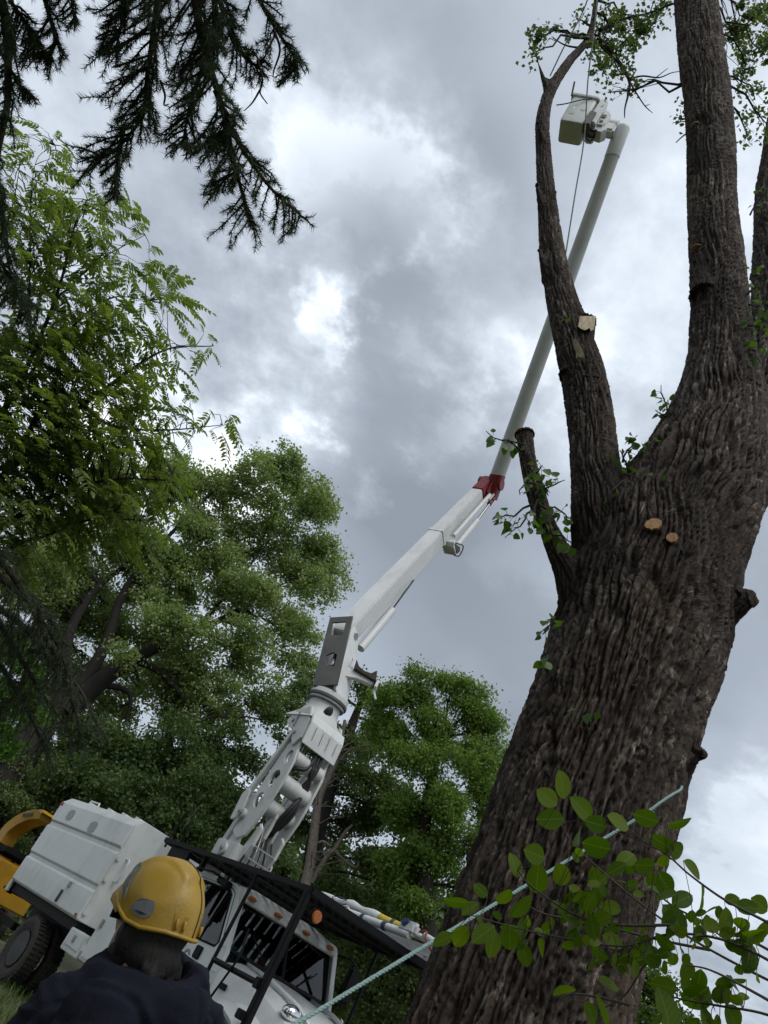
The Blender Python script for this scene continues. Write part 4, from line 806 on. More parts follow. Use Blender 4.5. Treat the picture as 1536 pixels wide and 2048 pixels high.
# ------------------------------------------------------------------ person with a yellow climbing helmet, seen from behind
def ellipsoid(mb, c, ax, u=18, v=12):
    """ax: three half-axis vectors"""
    rings = []
    for j in range(1, v):
        t = math.pi * j / v; rings.append([Vector(c) + Vector(ax[2]) * math.cos(t) + (Vector(ax[0]) * math.cos(2 * math.pi * k / u) + Vector(ax[1]) * math.sin(2 * math.pi * k / u)) * math.sin(t) for k in range(u)])
    return mb.loft(rings)
def build_person():
    rg = 2.75
    g = lambda px, py, d=0.0: Vector(at(px, py, rg + d))
    hc = g(303, 1850)                                                # centre of the head
    az = R(-64); pit = R(6)
    fd = Vector((math.sin(az) * math.cos(pit), math.cos(az) * math.cos(pit), math.sin(pit))); lf = Vector((0, 0, 1)).cross(fd).normalized(); upv = fd.cross(lf).normalized()
    rl = Matrix.Rotation(R(15), 3, Vector(-CF)); fd, lf, upv = rl @ fd, rl @ lf, rl @ upv       # the head is cocked to one side
    nb = g(272, 1990); sl, sr = g(120, 2026, -.02), g(398, 2064, .02)
    mid = (sl + sr) / 2; pel = Vector((mid.x - .02, mid.y - .02, .98)); foot0 = Vector((pel.x, pel.y, 0))
    P0 = empty('person', foot0, 0, 'person in a navy hooded sweatshirt and yellow helmet watching the boom', 'person')
    I = Matrix.Translation(-foot0)
    SKIN = mat('skin', (0.38, 0.22, 0.16), .55, var=.15, scale=14); HAIR = mat('dark_hair', (0.011, 0.008, 0.006), .8, var=.4, scale=50, bump=.5, bscale=130, stretch=(1, 1, .3))
    NAVY = mat('navy_fleece', (0.0085, 0.0098, 0.019), .92, var=.25, scale=9, bump=.25, bscale=220, spec=.2); DENIM = mat('work_trousers', (.035, .035, .04), .9); BOOT = mat('boot_leather', (.03, .02, .014), .6)
    # body: one continuous skin from head to feet
    b = MB()
    ellipsoid(b, hc + upv * .025 - fd * .01, (fd * .098, lf * .077, upv * .105)); ellipsoid(b, hc - upv * .06 + fd * .028, (fd * .072, lf * .062, upv * .07))
    ellipsoid(b, hc + fd * .095 - upv * .02, (fd * .028, lf * .016, upv * .03)); ellipsoid(b, hc + fd * .082 + upv * .03, (fd * .02, lf * .05, upv * .014)); ellipsoid(b, hc + fd * .085 - upv * .085, (fd * .022, lf * .03, upv * .02))
    ellipsoid(b, hc + fd * .088 - upv * .058, (fd * .014, lf * .026, upv * .009))
    for s in (-1, 1): ellipsoid(b, hc + lf * s * .072 - fd * .012 - upv * .015, (fd * .02, lf * .010, upv * .034))
    b.tube([hc - upv * .05 - fd * .02, (hc - upv * .12 - fd * .03) * .6 + nb * .4, nb - Vector((0, 0, .06))], [.062, .064, .08], 16)
    hip = [pel + (sr - sl).normalized() * k for k in (-.09, .09)]
    b.tube([nb - Vector((0, 0, .05)), (nb + pel) / 2, pel], [.10, .13, .14], 16)
    hands = []
    for s, sh in ((-1, sl), (1, sr)):
        out = (sr - sl).normalized() * s; el = sh + out * .06 + Vector((0, -.04, -.30)); wr = el + Vector((out.x * -.02, .14, -.20)); hands.append((s, wr, out))
        b.tube([mid, sh, el, wr], [.09, .062, .046, .03], 12)
        pm = wr + (wr - el).normalized() * .06; b.tube([wr, pm], [.028, .036], 10)
        dn = (wr - el).normalized(); sd_ = dn.cross(out).normalized()
        for k in range(4):
            r0 = pm + sd_ * (-.027 + .018 * k); ln = (.075, .085, .08, .062)[k]; cu = out * -.02
            b.tube([r0, r0 + dn * ln * .45, r0 + dn * ln * .75 + cu * .6, r0 + dn * ln * .85 + cu * 1.4], [.010, .0095, .009, .008], 7)
        b.tube([wr + dn * .01 + sd_ * -.025, wr + dn * .045 + sd_ * -.05, wr + dn * .08 + sd_ * -.052], [.013, .011, .009], 7)
    for s, hp in zip((-1, 1), hip):
        kn = hp + Vector((0, .02, -.47)); an = Vector((kn.x, kn.y - .03, .09)); b.tube([hp + Vector((0, 0, .08)), hp, kn, an], [.10, .088, .058, .04], 12); b.tube([an, Vector((an.x - .04, an.y + .17, .04))], [.045, .035], 10)
    me = remeshed(b, .0100, 4); me.transform(I); me.materials.clear(); body = link('body', me, SKIN, P0, True)
    # eyes under the brow
    for s in (-1, 1): m = MB(); ellipsoid(m, hc + fd * .088 + lf * s * .032 + upv * .008, (fd * .012, lf * .013, upv * .011), 10, 8); o = m.build('eye', mat('eye_white', (.7, .68, .65), .3), P0, smooth=True); o.data.transform(I)
    gl = MB()
    for s in (-1, 1): gl.tube([hc + fd * .103 + lf * s * .008 + upv * .012, hc + fd * .10 + lf * s * .06 + upv * .016, hc + fd * .06 + lf * s * .085 + upv * .014, hc - fd * .02 + lf * s * .088 + upv * .01], .004, 6)
    for s in (-1, 1): gl.box(hc + fd * .104 + lf * s * .036, (.004, .05, .034), frame((0, 0, 0), fd, lf).to_3x3())
    o = gl.build('glasses', mat('glasses_frame', (.02, .02, .02), .3), P0); o.data.transform(I)
    # hair over the nape and a beard along the jaw
    h = MB(); ellipsoid(h, hc + upv * .02 - fd * .022, (fd * .104, lf * .098, upv * .12)); ellipsoid(h, hc - upv * .07 - fd * .045, (fd * .080, lf * .086, upv * .065)); ellipsoid(h, hc - upv * .045 + fd * .015, (fd * .062, lf * .090, upv * .075)); ellipsoid(h, hc - upv * .092 + fd * .032, (fd * .062, lf * .066, upv * .052))
    for k in range(60):
        a = random.uniform(-1, 1); p = hc - fd * (.075 + .03 * random.random()) + lf * a * .075 - upv * (.06 + .05 * random.random()); h.tube([p, p - upv * .03 - fd * .01, p - upv * .055 + lf * a * .015], [.010, .007, .002], 5)
    me = remeshed(h, .006, 2); me.transform(I); me.materials.clear(); link('hair', me, HAIR, P0, True)
    # hooded sweatshirt
    c = MB(); bk = (mid - nb); across = (sr - sl).normalized(); fwd = across.cross(Vector((0, 0, 1))).normalized() * -1
    if fwd.y < 0: fwd = -fwd
    def ring(cn, a, bdp, tilt=0.0, n=26):
        return [cn + across * a * abs(math.cos(t)) ** .85 * math.copysign(1, math.cos(t)) + fwd * bdp * abs(math.sin(t)) ** .9 * math.copysign(1, math.sin(t)) for t in (2 * math.pi * k / n for k in range(n))]
    up_ = (nb - pel).normalized()
    c.loft([ring(pel - up_ * .12, .20, .15), ring(pel + up_ * .06, .215, .16), ring(pel * .55 + nb * .45, .215, .155), ring(pel * .3 + nb * .7, .235, .15), ring(mid * .8 + nb * .2, .215, .125), ring(nb * .75 + mid * .25, .12, .095), ring(nb + up_ * .02, .085, .082)])
    for s, sh in ((-1, sl), (1, sr)):
        out = across * s; el = sh + out * .06 + Vector((0, -.04, -.30)); wr = el + Vector((out.x * -.02, .14, -.20)); c.tube([mid + out * .05 + up_ * .03, sh + up_ * .005, sh + out * .03 - up_ * .10, el, el * .4 + wr * .6, wr], [.10, .098, .088, .072, .06, .05], 16)
    # hood heaped behind the neck
    for k in range(19):
        t = -2.7 + 5.4 * k / 18; p = nb + across * math.sin(t) * .140 - fwd * math.cos(t) * .110 + up_ * (.045 - .035 * math.cos(t)); r = .042 + .016 * max(0, math.cos(t)); ellipsoid(c, p, (across * r, fwd * r, up_ * (r * 1.25)), 10, 8)
    ellipsoid(c, nb - fwd * .150 - up_ * .12, (across * .190, fwd * .080, up_ * .16)); ellipsoid(c, nb - fwd * .165 - up_ * .02 + across * .10, (across * .085, fwd * .060, up_ * .085)); ellipsoid(c, nb - fwd * .165 - up_ * .02 - across * .11, (across * .08, fwd * .055, up_ * .075)); ellipsoid(c, nb - fwd * .195 - up_ * .20 - across * .02, (across * .12, fwd * .05, up_ * .09))
    me = remeshed(c, .010, 7); V, Nn = mesh_np(me)
    q = V * [1, 1, .8]; f = perlin(q * 7) * .010 - np.abs(perlin(q * [5, 5, 9] + 20)) * .026 + np.exp(-(perlin(q * [6, 6, 11] + 70) / .10) ** 2) * .010 - np.exp(-(perlin(q * [9, 9, 5] + 33) / .07) ** 2) * .006 + perlin(q * 16 + 9) * .003; f += -.012 * np.exp(-(perlin(q * 3.3 + 50) / .06) ** 2)
    me.vertices.foreach_set('co', (V + Nn * f[:, None]).astype(np.float32).ravel()); me.transform(I); me.materials.clear(); link('sweatshirt', me, NAVY, P0, True)
    t_ = MB()
    for s, hp in zip((-1, 1), hip):
        kn = hp + Vector((0, .02, -.47)); an = Vector((kn.x, kn.y - .03, .11)); t_.tube([hp + Vector((0, 0, .10)), hp, kn, an], [.118, .108, .080, .072], 16)
    me = remeshed(t_, .012, 4); me.transform(I); me.materials.clear(); link('trousers', me, DENIM, P0, True)
    for s, hp in zip((-1, 1), hip):
        kn = hp + Vector((0, .02, -.47)); an = Vector((kn.x, kn.y - .03, .11)); bo = MB().tube([an + Vector((0, 0, .08)), an - Vector((0, 0, .02)), Vector((an.x - .02, an.y + .06, .055)), Vector((an.x - .05, an.y + .19, .045))], [.062, .064, .058, .042], 14)
        me = remeshed(bo, .008, 3); me.transform(I); me.materials.clear(); link('boot', me, BOOT, P0, True)
    # ---- helmet: worn, so it is a thing of its own
    hel = g(322, 1808); YH = mat('helmet_yellow', (0.40, 0.245, 0.018), .42, var=.16, scale=7, grime=.45, bump=.08, bscale=90)
    # the helmet's own axes: tipped a little further back than the head
    hp_ = R(-2); hf = Vector((math.sin(az) * math.cos(hp_), math.cos(az) * math.cos(hp_), math.sin(hp_))); hl = Vector((0, 0, 1)).cross(hf).normalized(); hu = hf.cross(hl).normalized(); hf, hl, hu = rl @ hf, rl @ hl, rl @ hu
    H = empty('climbing_helmet', hel, 0, 'scuffed yellow climbing helmet with side vents on the watching person', 'helmet')
    A, B, Cc = .126, .107, .124
    def rim(ph):
        d = abs(((math.degrees(ph) + 180) % 360) - 180)
        return float(np.interp(d, [0, 25, 48, 75, 100, 130, 180], [.012, .006, -.028, -.062, -.074, -.072, -.078]))
    n, m_ = 72, 26
    def surf(ph, t, grow=0.0):
        # t: 0 crown .. 1 rim
        zr = rim(ph); z = Cc + (zr - Cc) * (1 - math.cos(t * math.pi / 2) ** 1.15) if False else Cc * math.cos(t * math.pi / 2 * 1.0) if zr >= 0 else None
        th = t * (math.pi / 2 + math.asin(min(.75, -zr / Cc)) if zr < 0 else math.pi / 2 - math.asin(zr / Cc))
        r = math.sin(min(th, math.pi / 2)) ** .88; zz = Cc * math.cos(th) if th < math.pi / 2 else -(Cc * 1.0) * math.sin(th - math.pi / 2)
        x = A * r * math.cos(ph); y = B * r * math.sin(ph)
        if th > math.pi / 2: k = 1 - .10 * (th - math.pi / 2); x *= k; y *= k
        if math.cos(ph) < -.3: x -= .012 * (-math.cos(ph)) * sstep(.35, .9, t)
        # moulded relief: raised crown band, side scallops, rear dents
        rel = .007 * float(sstep(.058, .050, abs(y)) if False else 1 - sstep(.050, .060, abs(y))) * float(sstep(.02, .12, t)) * (1 if x > -.10 else 0)
        sc = math.hypot((x + .045) / .055, (abs(y) - .085) / .05 if False else (zz - .035) / .045)
        if sc < 1 and abs(y) > .05: rel -= .007 * (1 - sc * sc)
        sc2 = math.hypot((x + .02) / .05, (y + .03) / .016)
        if sc2 < 1 and zz > .08: rel -= .006 * (1 - sc2)
        sc3 = math.hypot((x + .10) / .05, (zz - .02) / .012)
        rr_ = 1 + (rel + grow) / .12
        return Vector((x * rr_, y * rr_, zz * (1 + (rel + grow) / .13 if zz > 0 else 1)))
    def W(p): return hf * p.x + hl * p.y + hu * p.z
    rings = [[W(surf(2 * math.pi * k / n, max(.03, j / m_))) for k in range(n)] for j in range(m_ + 1)]
    rin = [[W(surf(2 * math.pi * k / n, max(.03, j / m_), -.010)) for k in range(n)] for j in range(m_, -1, -1)]
    MB().loft(rings + rin).build('shell', YH, H, smooth_angle=55)
    rimt = [W(surf(2 * math.pi * k / n, 1.0, .004)) for k in range(n)]; MB().tube(rimt + rimt[:1], .0065, 8, caps=False).build('rim_bead', YH, H, smooth=True)
    # brim
    br = []
    for k in range(15):
        ph = R(-50 + 100 * k / 14); a_ = surf(ph, 1.0); b_ = surf(ph, .86); o_ = Vector((a_.x + .026 * math.cos(ph * 1.5), a_.y * 1.06, a_.z - .012)); br.append([W(b_ + Vector((.002, 0, 0))), W(o_ + Vector((0, 0, .006))), W(o_ - Vector((0, 0, .006))), W(a_ - Vector((.006, 0, .004)))])
    MB().loft(br).build('brim', YH, H, smooth_angle=50)
    GR = mat('vent_grey', (.16, .17, .18), .6); DK = mat('sticker_dark', (.035, .045, .04), .5, var=.5, scale=60, col2=(.22, .22, .18))
    for s in (-1, 1):
        # vent cover and sticker hug the shell
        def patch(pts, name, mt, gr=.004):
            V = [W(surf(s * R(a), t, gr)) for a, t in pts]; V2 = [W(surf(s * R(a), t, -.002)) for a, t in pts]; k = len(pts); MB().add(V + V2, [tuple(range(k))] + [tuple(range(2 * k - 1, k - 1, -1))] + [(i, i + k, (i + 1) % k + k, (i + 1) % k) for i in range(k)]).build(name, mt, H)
        patch([(78, .87), (83, .79), (91, .735), (101, .715), (109, .73), (111, .80), (108, .87), (101, .90), (91, .90), (84, .89)], 'side_vent', GR)
        patch([(85, .86), (95, .85), (105, .86), (95, .875)], 'vent_slot', INK, .0055)
        rows = [(28, 46)]
        for q0 in range(6):
            t0, t1 = .46 + q0 * .065, .46 + (q0 + 1) * .065; patch([(34 + q0 * 1.5, t0), (56 + q0 * .8, t0), (57 + q0 * .8, t1), (35 + q0 * 1.5, t1)], 'sticker', DK, .0035)
        patch([(138, .80), (160, .80), (158, .95), (140, .95)], 'rear_shade_patch', mat('shaded_yellow', (.30, .16, .01), .5), .002)  # raised patch; the darker yellow puts a recess's shade into the colour
        for a in (143, 154): V = [W(surf(s * R(a), t, .008)) for t in (.84, .90, .95)]; MB().tube(V, .0035, 6).build('lamp_clip', YH, H, smooth=True)
    MB().tube([W(surf(R(182), t, .001)) for t in np.linspace(.12, .98, 14)], .0022, 5).build('mould_seam', mat('seam_dark', (.05, .03, .01), .6), H, smooth=True)
    for s in (-1, 1):
        st = MB().tube([hc - hel + lf * s * .088 + upv * .02 + fd * .03, hc - hel + lf * s * .08 - upv * .07 + fd * .03, hc - hel + lf * s * .03 - upv * .135 + fd * .03], .006, 6).build('chin_strap', INK, H, smooth=True)
    return P0
PERSON = build_person()
# ------------------------------------------------------------------ foliage tools
def unit(n, r=rng):
    v = r.normal(size=(n, 3)); return v / np.linalg.norm(v, axis=1)[:, None]
def leaves_np(P, D, L, Wd, fold=.3):
    """bent diamond leaves: base P, axis D, length L, half-width Wd"""
    n = len(P); nr = np.cross(D, unit(n)); nr /= np.maximum(np.linalg.norm(nr, axis=1), 1e-6)[:, None]; sd_ = np.cross(D, nr); L = np.broadcast_to(L, n)[:, None]; Wd = np.broadcast_to(Wd, n)[:, None]
    V = np.stack([P, P + D * L * .42 + sd_ * Wd + nr * Wd * fold, P + D * L, P + D * L * .42 - sd_ * Wd + nr * Wd * fold], 1).reshape(-1, 3)
    i = np.arange(n)[:, None] * 4; return V, np.concatenate([i + [0, 1, 2], i + [0, 2, 3]])
class Twigs:
    """many thin three-sided branches gathered in one mesh"""
    def __init__(s): s.V = []; s.F = []; s.n = 0
    def add(s, pts, rad, seg=5):
        m = MB().tube(pts, list(rad), seg, caps=False); s.V.append(np.array(m.v)); s.F.append(np.array(m.f) + s.n); s.n += len(m.v)
    def mesh(s, off): return np_mesh(np.vstack(s.V) - off, np.vstack(s.F))
def crown(blobs, leaf_len, leaf_w, cover, droop=.3, clump=.30, hollow=.45, seed=1):
    """blobs: (centre, radius, cover factor). Leaves in clumps spread through each blob; returns V, F, clump centres"""
    r = np.random.default_rng(seed); PV = []; cents = []
    for c, rad, k in blobs:
        d = np.linalg.norm(np.asarray(c) - CC); n = int(cover * k * math.pi * rad ** 2 / (leaf_len * leaf_w))
        nc = max(8, int(n / 46)); dq = unit(nc, r); fl_ = (dq[:, 2] < 0) & (r.random(nc) < .45); dq[fl_, 2] *= -1; q = dq * (rad * (hollow + (1 - hollow) * r.random(nc) ** .6))[:, None] * [1.1, 1.1, .85] + c
        q += np.stack([perlin(q * 1.3 / max(rad, .6)), perlin(q * 1.3 / max(rad, .6) + 5), perlin(q * 1.3 / max(rad, .6) + 9)], 1) * rad * .35
        cents.append(q); w = r.choice(nc, n); sz = r.uniform(.55, 1.25, nc) * clump
        PV.append(q[w] + r.normal(size=(n, 3)) * (sz[w])[:, None] * [.42, .42, .30])
    P = np.vstack(PV); n = len(P); D = unit(n, r); D[:, 2] -= droop; D /= np.linalg.norm(D, axis=1)[:, None]; L = leaf_len * r.uniform(.65, 1.25, n)
    V, F = leaves_np(P, D, L, L * (leaf_w / leaf_len) * .5); return V, F, cents
BARKB = mat('tree_bark', (0.020, 0.016, 0.013), .9, var=.5, scale=9, bump=.8, bscale=25, stretch=(1, 1, .3))
BARKP = mat('pale_dead_wood', (0.20, 0.17, 0.14), .85, var=.4, scale=12, bump=.5, bscale=40)
def limb(tw, a, b, r0, r1, sag=.12, n=7, wob=.06, seg=6, r=random):
    a = np.asarray(a, float); b = np.asarray(b, float); L = np.linalg.norm(b - a); t = np.linspace(0, 1, n)[:, None]; P = a + (b - a) * t
    P[:, 2] += (np.sin(t[:, 0] * math.pi) * sag * L); P[1:-1] += np.array([[r.gauss(0, wob * L * .4) for _ in range(3)] for _ in range(n - 2)]); tw.add(P, np.linspace(r0, r1, n), seg); return P
def tree(name, label, cat, trunk, blobs_px, leaf, lmat, cover=2.0, lobes=6, limbs=(), group=None, twig=1.0, seed=1, droop=.3, clump=.32, bark=None, hollow=.45, extra=()):
    """trunk: [(px, py, hd, radius m)] carried down to the ground; blobs_px: (px, py, hd, radius px[, factor])"""
    random.seed(seed); tp = [np.array([*ath(a, b, c), r]) for a, b, c, r in trunk]; d = tp[1][:3] - tp[0][:3]; b0 = tp[0].copy()
    if b0[2] > .1:
        g0 = b0.copy(); sl = d[:2] / max(abs(d[2]), .5) * .35; g0[:2] -= sl * b0[2]; g0[2] = -.05; g0[3] *= 1.35; mid = (g0 + b0) / 2; mid[3] = b0[3] * 1.1; tp = [g0, mid] + tp
    tp = np.array(tp); base = np.array([tp[0][0], tp[0][1], 0.0]); root = empty(name, base, 0, label, cat, group)
    T = cat_curve(tp, 6); tw = Twigs(); tw.add(T[:, :3], T[:, 3], 12); anchors = [T]
    for l in limbs:
        q = cat_curve([np.array([*ath(a, b, c), r]) for a, b, c, r in l], 6); tw.add(q[:, :3], q[:, 3], 9); anchors.append(q)
    bl = []
    for b in blobs_px:
        c = ath(*b[:3]); bl.append((c, b[3] / FPX * depth(c), b[4] if len(b) > 4 else 1.0))
    if lobes:                                                         # break every mass into smaller leafy lobes with gaps between
        rl_ = np.random.default_rng(seed + 100); b2 = []
        for c, rad, k in bl:
            for d in unit(lobes, rl_): b2.append((c + d * rad * rl_.uniform(.35, .78) * np.array([1, 1, .85]), rad * rl_.uniform(.36, .56), k * 1.0))
        lob = b2
    else: lob = bl
    V, F, cents = crown(lob, leaf[0], leaf[1], cover, droop, clump, hollow, seed)
    cents = [np.vstack(cents[i * lobes:(i + 1) * lobes]) for i in range(len(bl))] if lobes else cents
    A = np.vstack(anchors)
    for (c, rad, k), q in zip(bl, cents):
        dd = np.linalg.norm(A[:, :3] - c, axis=1) + np.maximum(0, A[:, 2] - c[2]) * 1.5; j = int(np.argmin(dd)); r0 = min(A[j, 3] * .6, .03 + .02 * rad); P = limb(tw, A[j, :3], c, r0, r0 * .35, .05)
        for cc in q[:: max(1, int(len(q) / (14 * twig)))]:
            st = P[random.randint(2, len(P) - 1)]; limb(tw, st, cc, r0 * .28, .004, .02, 5, .08, 4)
    link('trunk', tw.mesh(base), bark or BARKB, root, True); link('crown', np_mesh(V - base, F), lmat, root, kind='stuff'); return root
L_COT = leaf_mat('cottonwood_leaf', (0.200, 0.265, 0.105), .48, hue=.02, rough=.4, spec=.6, tcol=(1.2, 1.35, .6), var=.45); L_DARK = leaf_mat('dark_leaf', (0.110, 0.165, 0.062), .44); L_BRIGHT = leaf_mat('ash_leaf', (0.150, 0.235, 0.052), .48); L_SHRUB = leaf_mat('shrub_leaf', (0.115, 0.165, 0.062), .40)
L_WAL = leaf_mat('walnut_leaf', (0.120, 0.165, 0.045), .55); L_VINE = leaf_mat('vine_leaf', (0.085, 0.185, 0.020), .42); L_FAR = leaf_mat('far_leaf', (0.11, 0.17, 0.035), .4)

# ------------------------------------------------------------------ trees behind the truck
tree('cottonwood_tree', 'broad grey-green cottonwood with dark sweeping limbs left of the boom', 'tree', [(-40, 1650, 25.0, .50), (90, 1440, 25.5, .42), (170, 1370, 26.0, .32)],
     [(470, 960, 26.0, 78), (560, 950, 26.0, 62), (625, 1010, 26.0, 66), (650, 1090, 26.5, 54), (520, 1060, 26.0, 90), (600, 1150, 26.5, 84), (410, 1030, 26.0, 84), (440, 1160, 26.0, 95), (330, 1110, 26.0, 84), (560, 1260, 26.0, 72), (590, 1330, 26.0, 44), (460, 1300, 25.5, 88), (350, 1230, 27.0, 70), (540, 1390, 26.0, 62), (430, 1410, 26.0, 80), (250, 1150, 27.0, 80, .8), (140, 1150, 27.5, 80, .8), (320, 960, 27.0, 80), (210, 1040, 27.0, 80), (330, 1420, 26.5, 70), (230, 1420, 27.0, 60, .8), (80, 1080, 27.0, 90), (120, 1240, 27.5, 70), (60, 1180, 27.0, 80), (220, 1260, 27.5, 60, .8), (300, 1300, 27.5, 50, .7), (180, 1330, 28.0, 50, .7), (270, 1360, 27.5, 44, .7), (300, 1180, 26.0, 60), (380, 1330, 26.0, 70), (200, 960, 27.0, 80), (260, 1090, 26.0, 60), (390, 960, 26.5, 60), (500, 1190, 25.5, 70), (150, 1450, 28.0, 60), (40, 1300, 28.0, 80), (100, 1370, 28.5, 60), (210, 1230, 28.5, 60), (160, 1180, 28.0, 60), (30, 1400, 28.5, 70), (330, 1340, 28.5, 50), (250, 1310, 24.5, 34, .8), (350, 1260, 24.5, 44), (300, 1230, 24.5, 40), (100, 1120, 24.5, 60)],
     (.098, .082), L_COT, 7.6, limbs=[[(130, 1425, 25.5, 0.340), (230, 1340, 25.6, 0.255), (330, 1285, 25.6, 0.187), (440, 1240, 25.7, 0.102), (560, 1170, 25.8, 0.043)], [(150, 1400, 25.6, 0.221), (210, 1290, 25.8, 0.170), (250, 1180, 26.0, 0.119), (330, 1080, 26.0, 0.068), (430, 980, 26.0, 0.025)],
      [(105, 1430, 25.6, 0.221), (125, 1330, 26.0, 0.187), (145, 1250, 26.2, 0.153), (200, 1170, 26.4, 0.102), (300, 1100, 26.5, 0.043)], [(225, 1342, 25.6, 0.136), (275, 1325, 25.6, 0.128), (320, 1345, 25.5, 0.102), (370, 1400, 25.4, 0.068), (400, 1470, 25.4, 0.025)], [(165, 1385, 25.6, 0.119), (215, 1372, 25.6, 0.102), (260, 1390, 25.6, 0.068), (250, 1450, 25.6, 0.034)], [(400, 1250, 25.7, 0.085), (460, 1180, 25.8, 0.060), (540, 1080, 25.9, 0.025)]], seed=3, group='trees behind the truck', clump=.42)
tree('dark_tree', 'dark dense tree directly above the white chip box', 'tree', [(330, 1760, 25, .30), (330, 1600, 25, .22), (340, 1450, 25, .12)],
     [(180, 1500, 25, 84), (270, 1480, 24.5, 76), (350, 1520, 25, 84), (230, 1580, 24, 82), (320, 1610, 24, 90), (420, 1500, 25, 70), (410, 1590, 24, 76), (140, 1590, 25, 76), (470, 1640, 24.5, 66), (380, 1690, 24, 66), (500, 1540, 25.5, 50, .8), (250, 1660, 24, 80), (560, 1440, 25.5, 40, .7), (420, 1700, 25, 60)],
     (.11, .075), L_DARK, 8, seed=4, group='trees behind the truck', clump=.40)
tree('dark_tree', 'dark leafy tree rising behind the lift turntable', 'tree', [(610, 1800, 22.5, .26), (640, 1640, 22.5, .22), (690, 1490, 22.5, .16), (730, 1380, 22.5, .06)],
     [(590, 1400, 22.5, 44), (640, 1370, 23, 44, .8), (730, 1400, 22.5, 46, .8), (770, 1470, 23, 50), (690, 1480, 23, 60), (600, 1480, 23, 46), (740, 1560, 22.5, 66), (650, 1560, 23, 66), (790, 1630, 22.5, 64), (690, 1650, 23, 70), (600, 1640, 23, 60), (760, 1720, 22, 70), (650, 1760, 22.5, 66), (560, 1560, 24, 50), (830, 1780, 22, 60), (720, 1810, 22, 60)],
     (.10, .065), L_DARK, 7.5, seed=5, group='trees behind the truck', clump=.36)
tree('ash_tree', 'bright green feathery tree between the lift and the big trunk', 'tree', [(860, 1990, 20, .24), (850, 1800, 20, .2), (850, 1640, 20, .15), (880, 1480, 20, .07)],
     [(790, 1395, 20, 50), (845, 1378, 20, 46), (900, 1385, 20, 48), (945, 1420, 20, 46), (870, 1450, 20, 60), (980, 1465, 20, 42), (995, 1520, 20, 42), (760, 1440, 20.5, 40), (930, 1520, 19.6, 62), (850, 1540, 19.6, 62), (800, 1490, 20, 48), (970, 1600, 20, 48), (900, 1620, 19.6, 70), (810, 1620, 20, 60), (960, 1690, 20, 50), (880, 1720, 20, 70), (800, 1720, 20, 66), (930, 1780, 20, 50), (850, 1810, 20, 66), (960, 1560, 21, 40), (990, 1640, 21, 34)],
     (.085, .045), L_BRIGHT, 9, seed=6, group='trees behind the truck', clump=.34, droop=.5)
tree('round_shrub', 'tall rounded shrub with small grey-green leaves left of the chip box', 'shrub', [(60, 1760, 25.5, .12), (70, 1660, 25.5, .09), (80, 1570, 25.5, .05)],
     [(40, 1520, 25.5, 60), (110, 1560, 25.5, 62), (30, 1600, 25.0, 66), (120, 1630, 25.1, 52), (60, 1670, 25.0, 66), (0, 1690, 25.5, 66), (150, 1600, 26.0, 46), (-30, 1560, 25.5, 66), (30, 1760, 25.0, 66), (-20, 1830, 24.5, 66)],
     (.07, .05), L_SHRUB, 6.5, seed=7, clump=.26)
tree('vine_thicket', 'bright green vine-hung thicket at the left edge above the round shrub', 'vine', [(-30, 1560, 15.5, .10), (0, 1450, 15.5, .08), (20, 1350, 15.5, .04)],
     [(40, 1330, 15.5, 40), (70, 1370, 15.3, 38), (20, 1400, 15.5, 44), (60, 1420, 15.3, 38), (10, 1480, 15.5, 40), (30, 1280, 15.6, 26), (95, 1430, 15.6, 28, .7), (-30, 1380, 15.5, 50)],
     (.08, .042), L_VINE, 6.5, seed=8, clump=.18, droop=.9)
for i, (px, py, hd, r_, lab) in enumerate(((640, 1880, 23, 66, 'low leafy brush behind the truck windscreen'), (760, 1930, 22, 70, 'low leafy brush beside the far mirror of the truck'), (860, 1890, 22, 70, 'low leafy brush just left of the big trunk under the ladder'), (560, 1760, 26, 60, 'low leafy brush behind the cab guard beside the lift base'))):
    tree('brush', lab, 'bush', [(px - 25, py + 90, hd, .06), (px, py + 30, hd, .05), (px + 5, py - 30, hd, .03)], [(px, py, hd, r_), (px - 40, py + 50, hd, r_ * .9), (px + 50, py + 60, hd - .5, r_), (px + 10, py + 120, hd - .5, r_), (px - 30, py - 50, hd + .5, r_ * .8)], (.09, .06), L_SHRUB if i % 2 else L_DARK, 6.0, seed=20 + i, group='brush behind the truck', clump=.3)
tree('distant_tree', 'yellow-green tree low at the right beyond the big trunk', 'tree', [(1300, 2190, 34, .3), (1300, 2080, 34, .2), (1310, 1990, 34, .1)],
     [(1290, 1950, 34, 50), (1270, 2010, 34, 60), (1330, 1990, 34.5, 46, .8), (1310, 2060, 34, 66), (1370, 2040, 34.5, 46, .8), (1250, 2080, 34, 60), (1400, 2090, 34.5, 50)], (.14, .10), L_FAR, 6.0, seed=30, clump=.5)
# the wood beyond, one dark mass
def build_wood():
    bl = []
    for px, py, r_ in [(x + 25 * math.sin(x), 1700 + .36 * (x - 200) + dy, 95) for x in range(-60, 1100, 85) for dy in (-95, 0, 110)] + [(330, 1560, 70), (430, 1600, 70), (240, 1540, 70), (150, 1530, 70), (60, 1500, 70), (540, 1640, 60)]:
        c = ath(px, py, 38); bl.append((c, r_ / FPX * depth(c), 1.0))
    V, F, _ = crown(bl, .30, .22, 6.0, .3, .8, .3, 99); tag(link('distant_woodland', np_mesh(V, F), leaf_mat('woodland_leaf', (0.068, 0.112, 0.044), .35)), 'dark distant woodland behind the truck', 'woodland', kind='stuff')
build_wood()
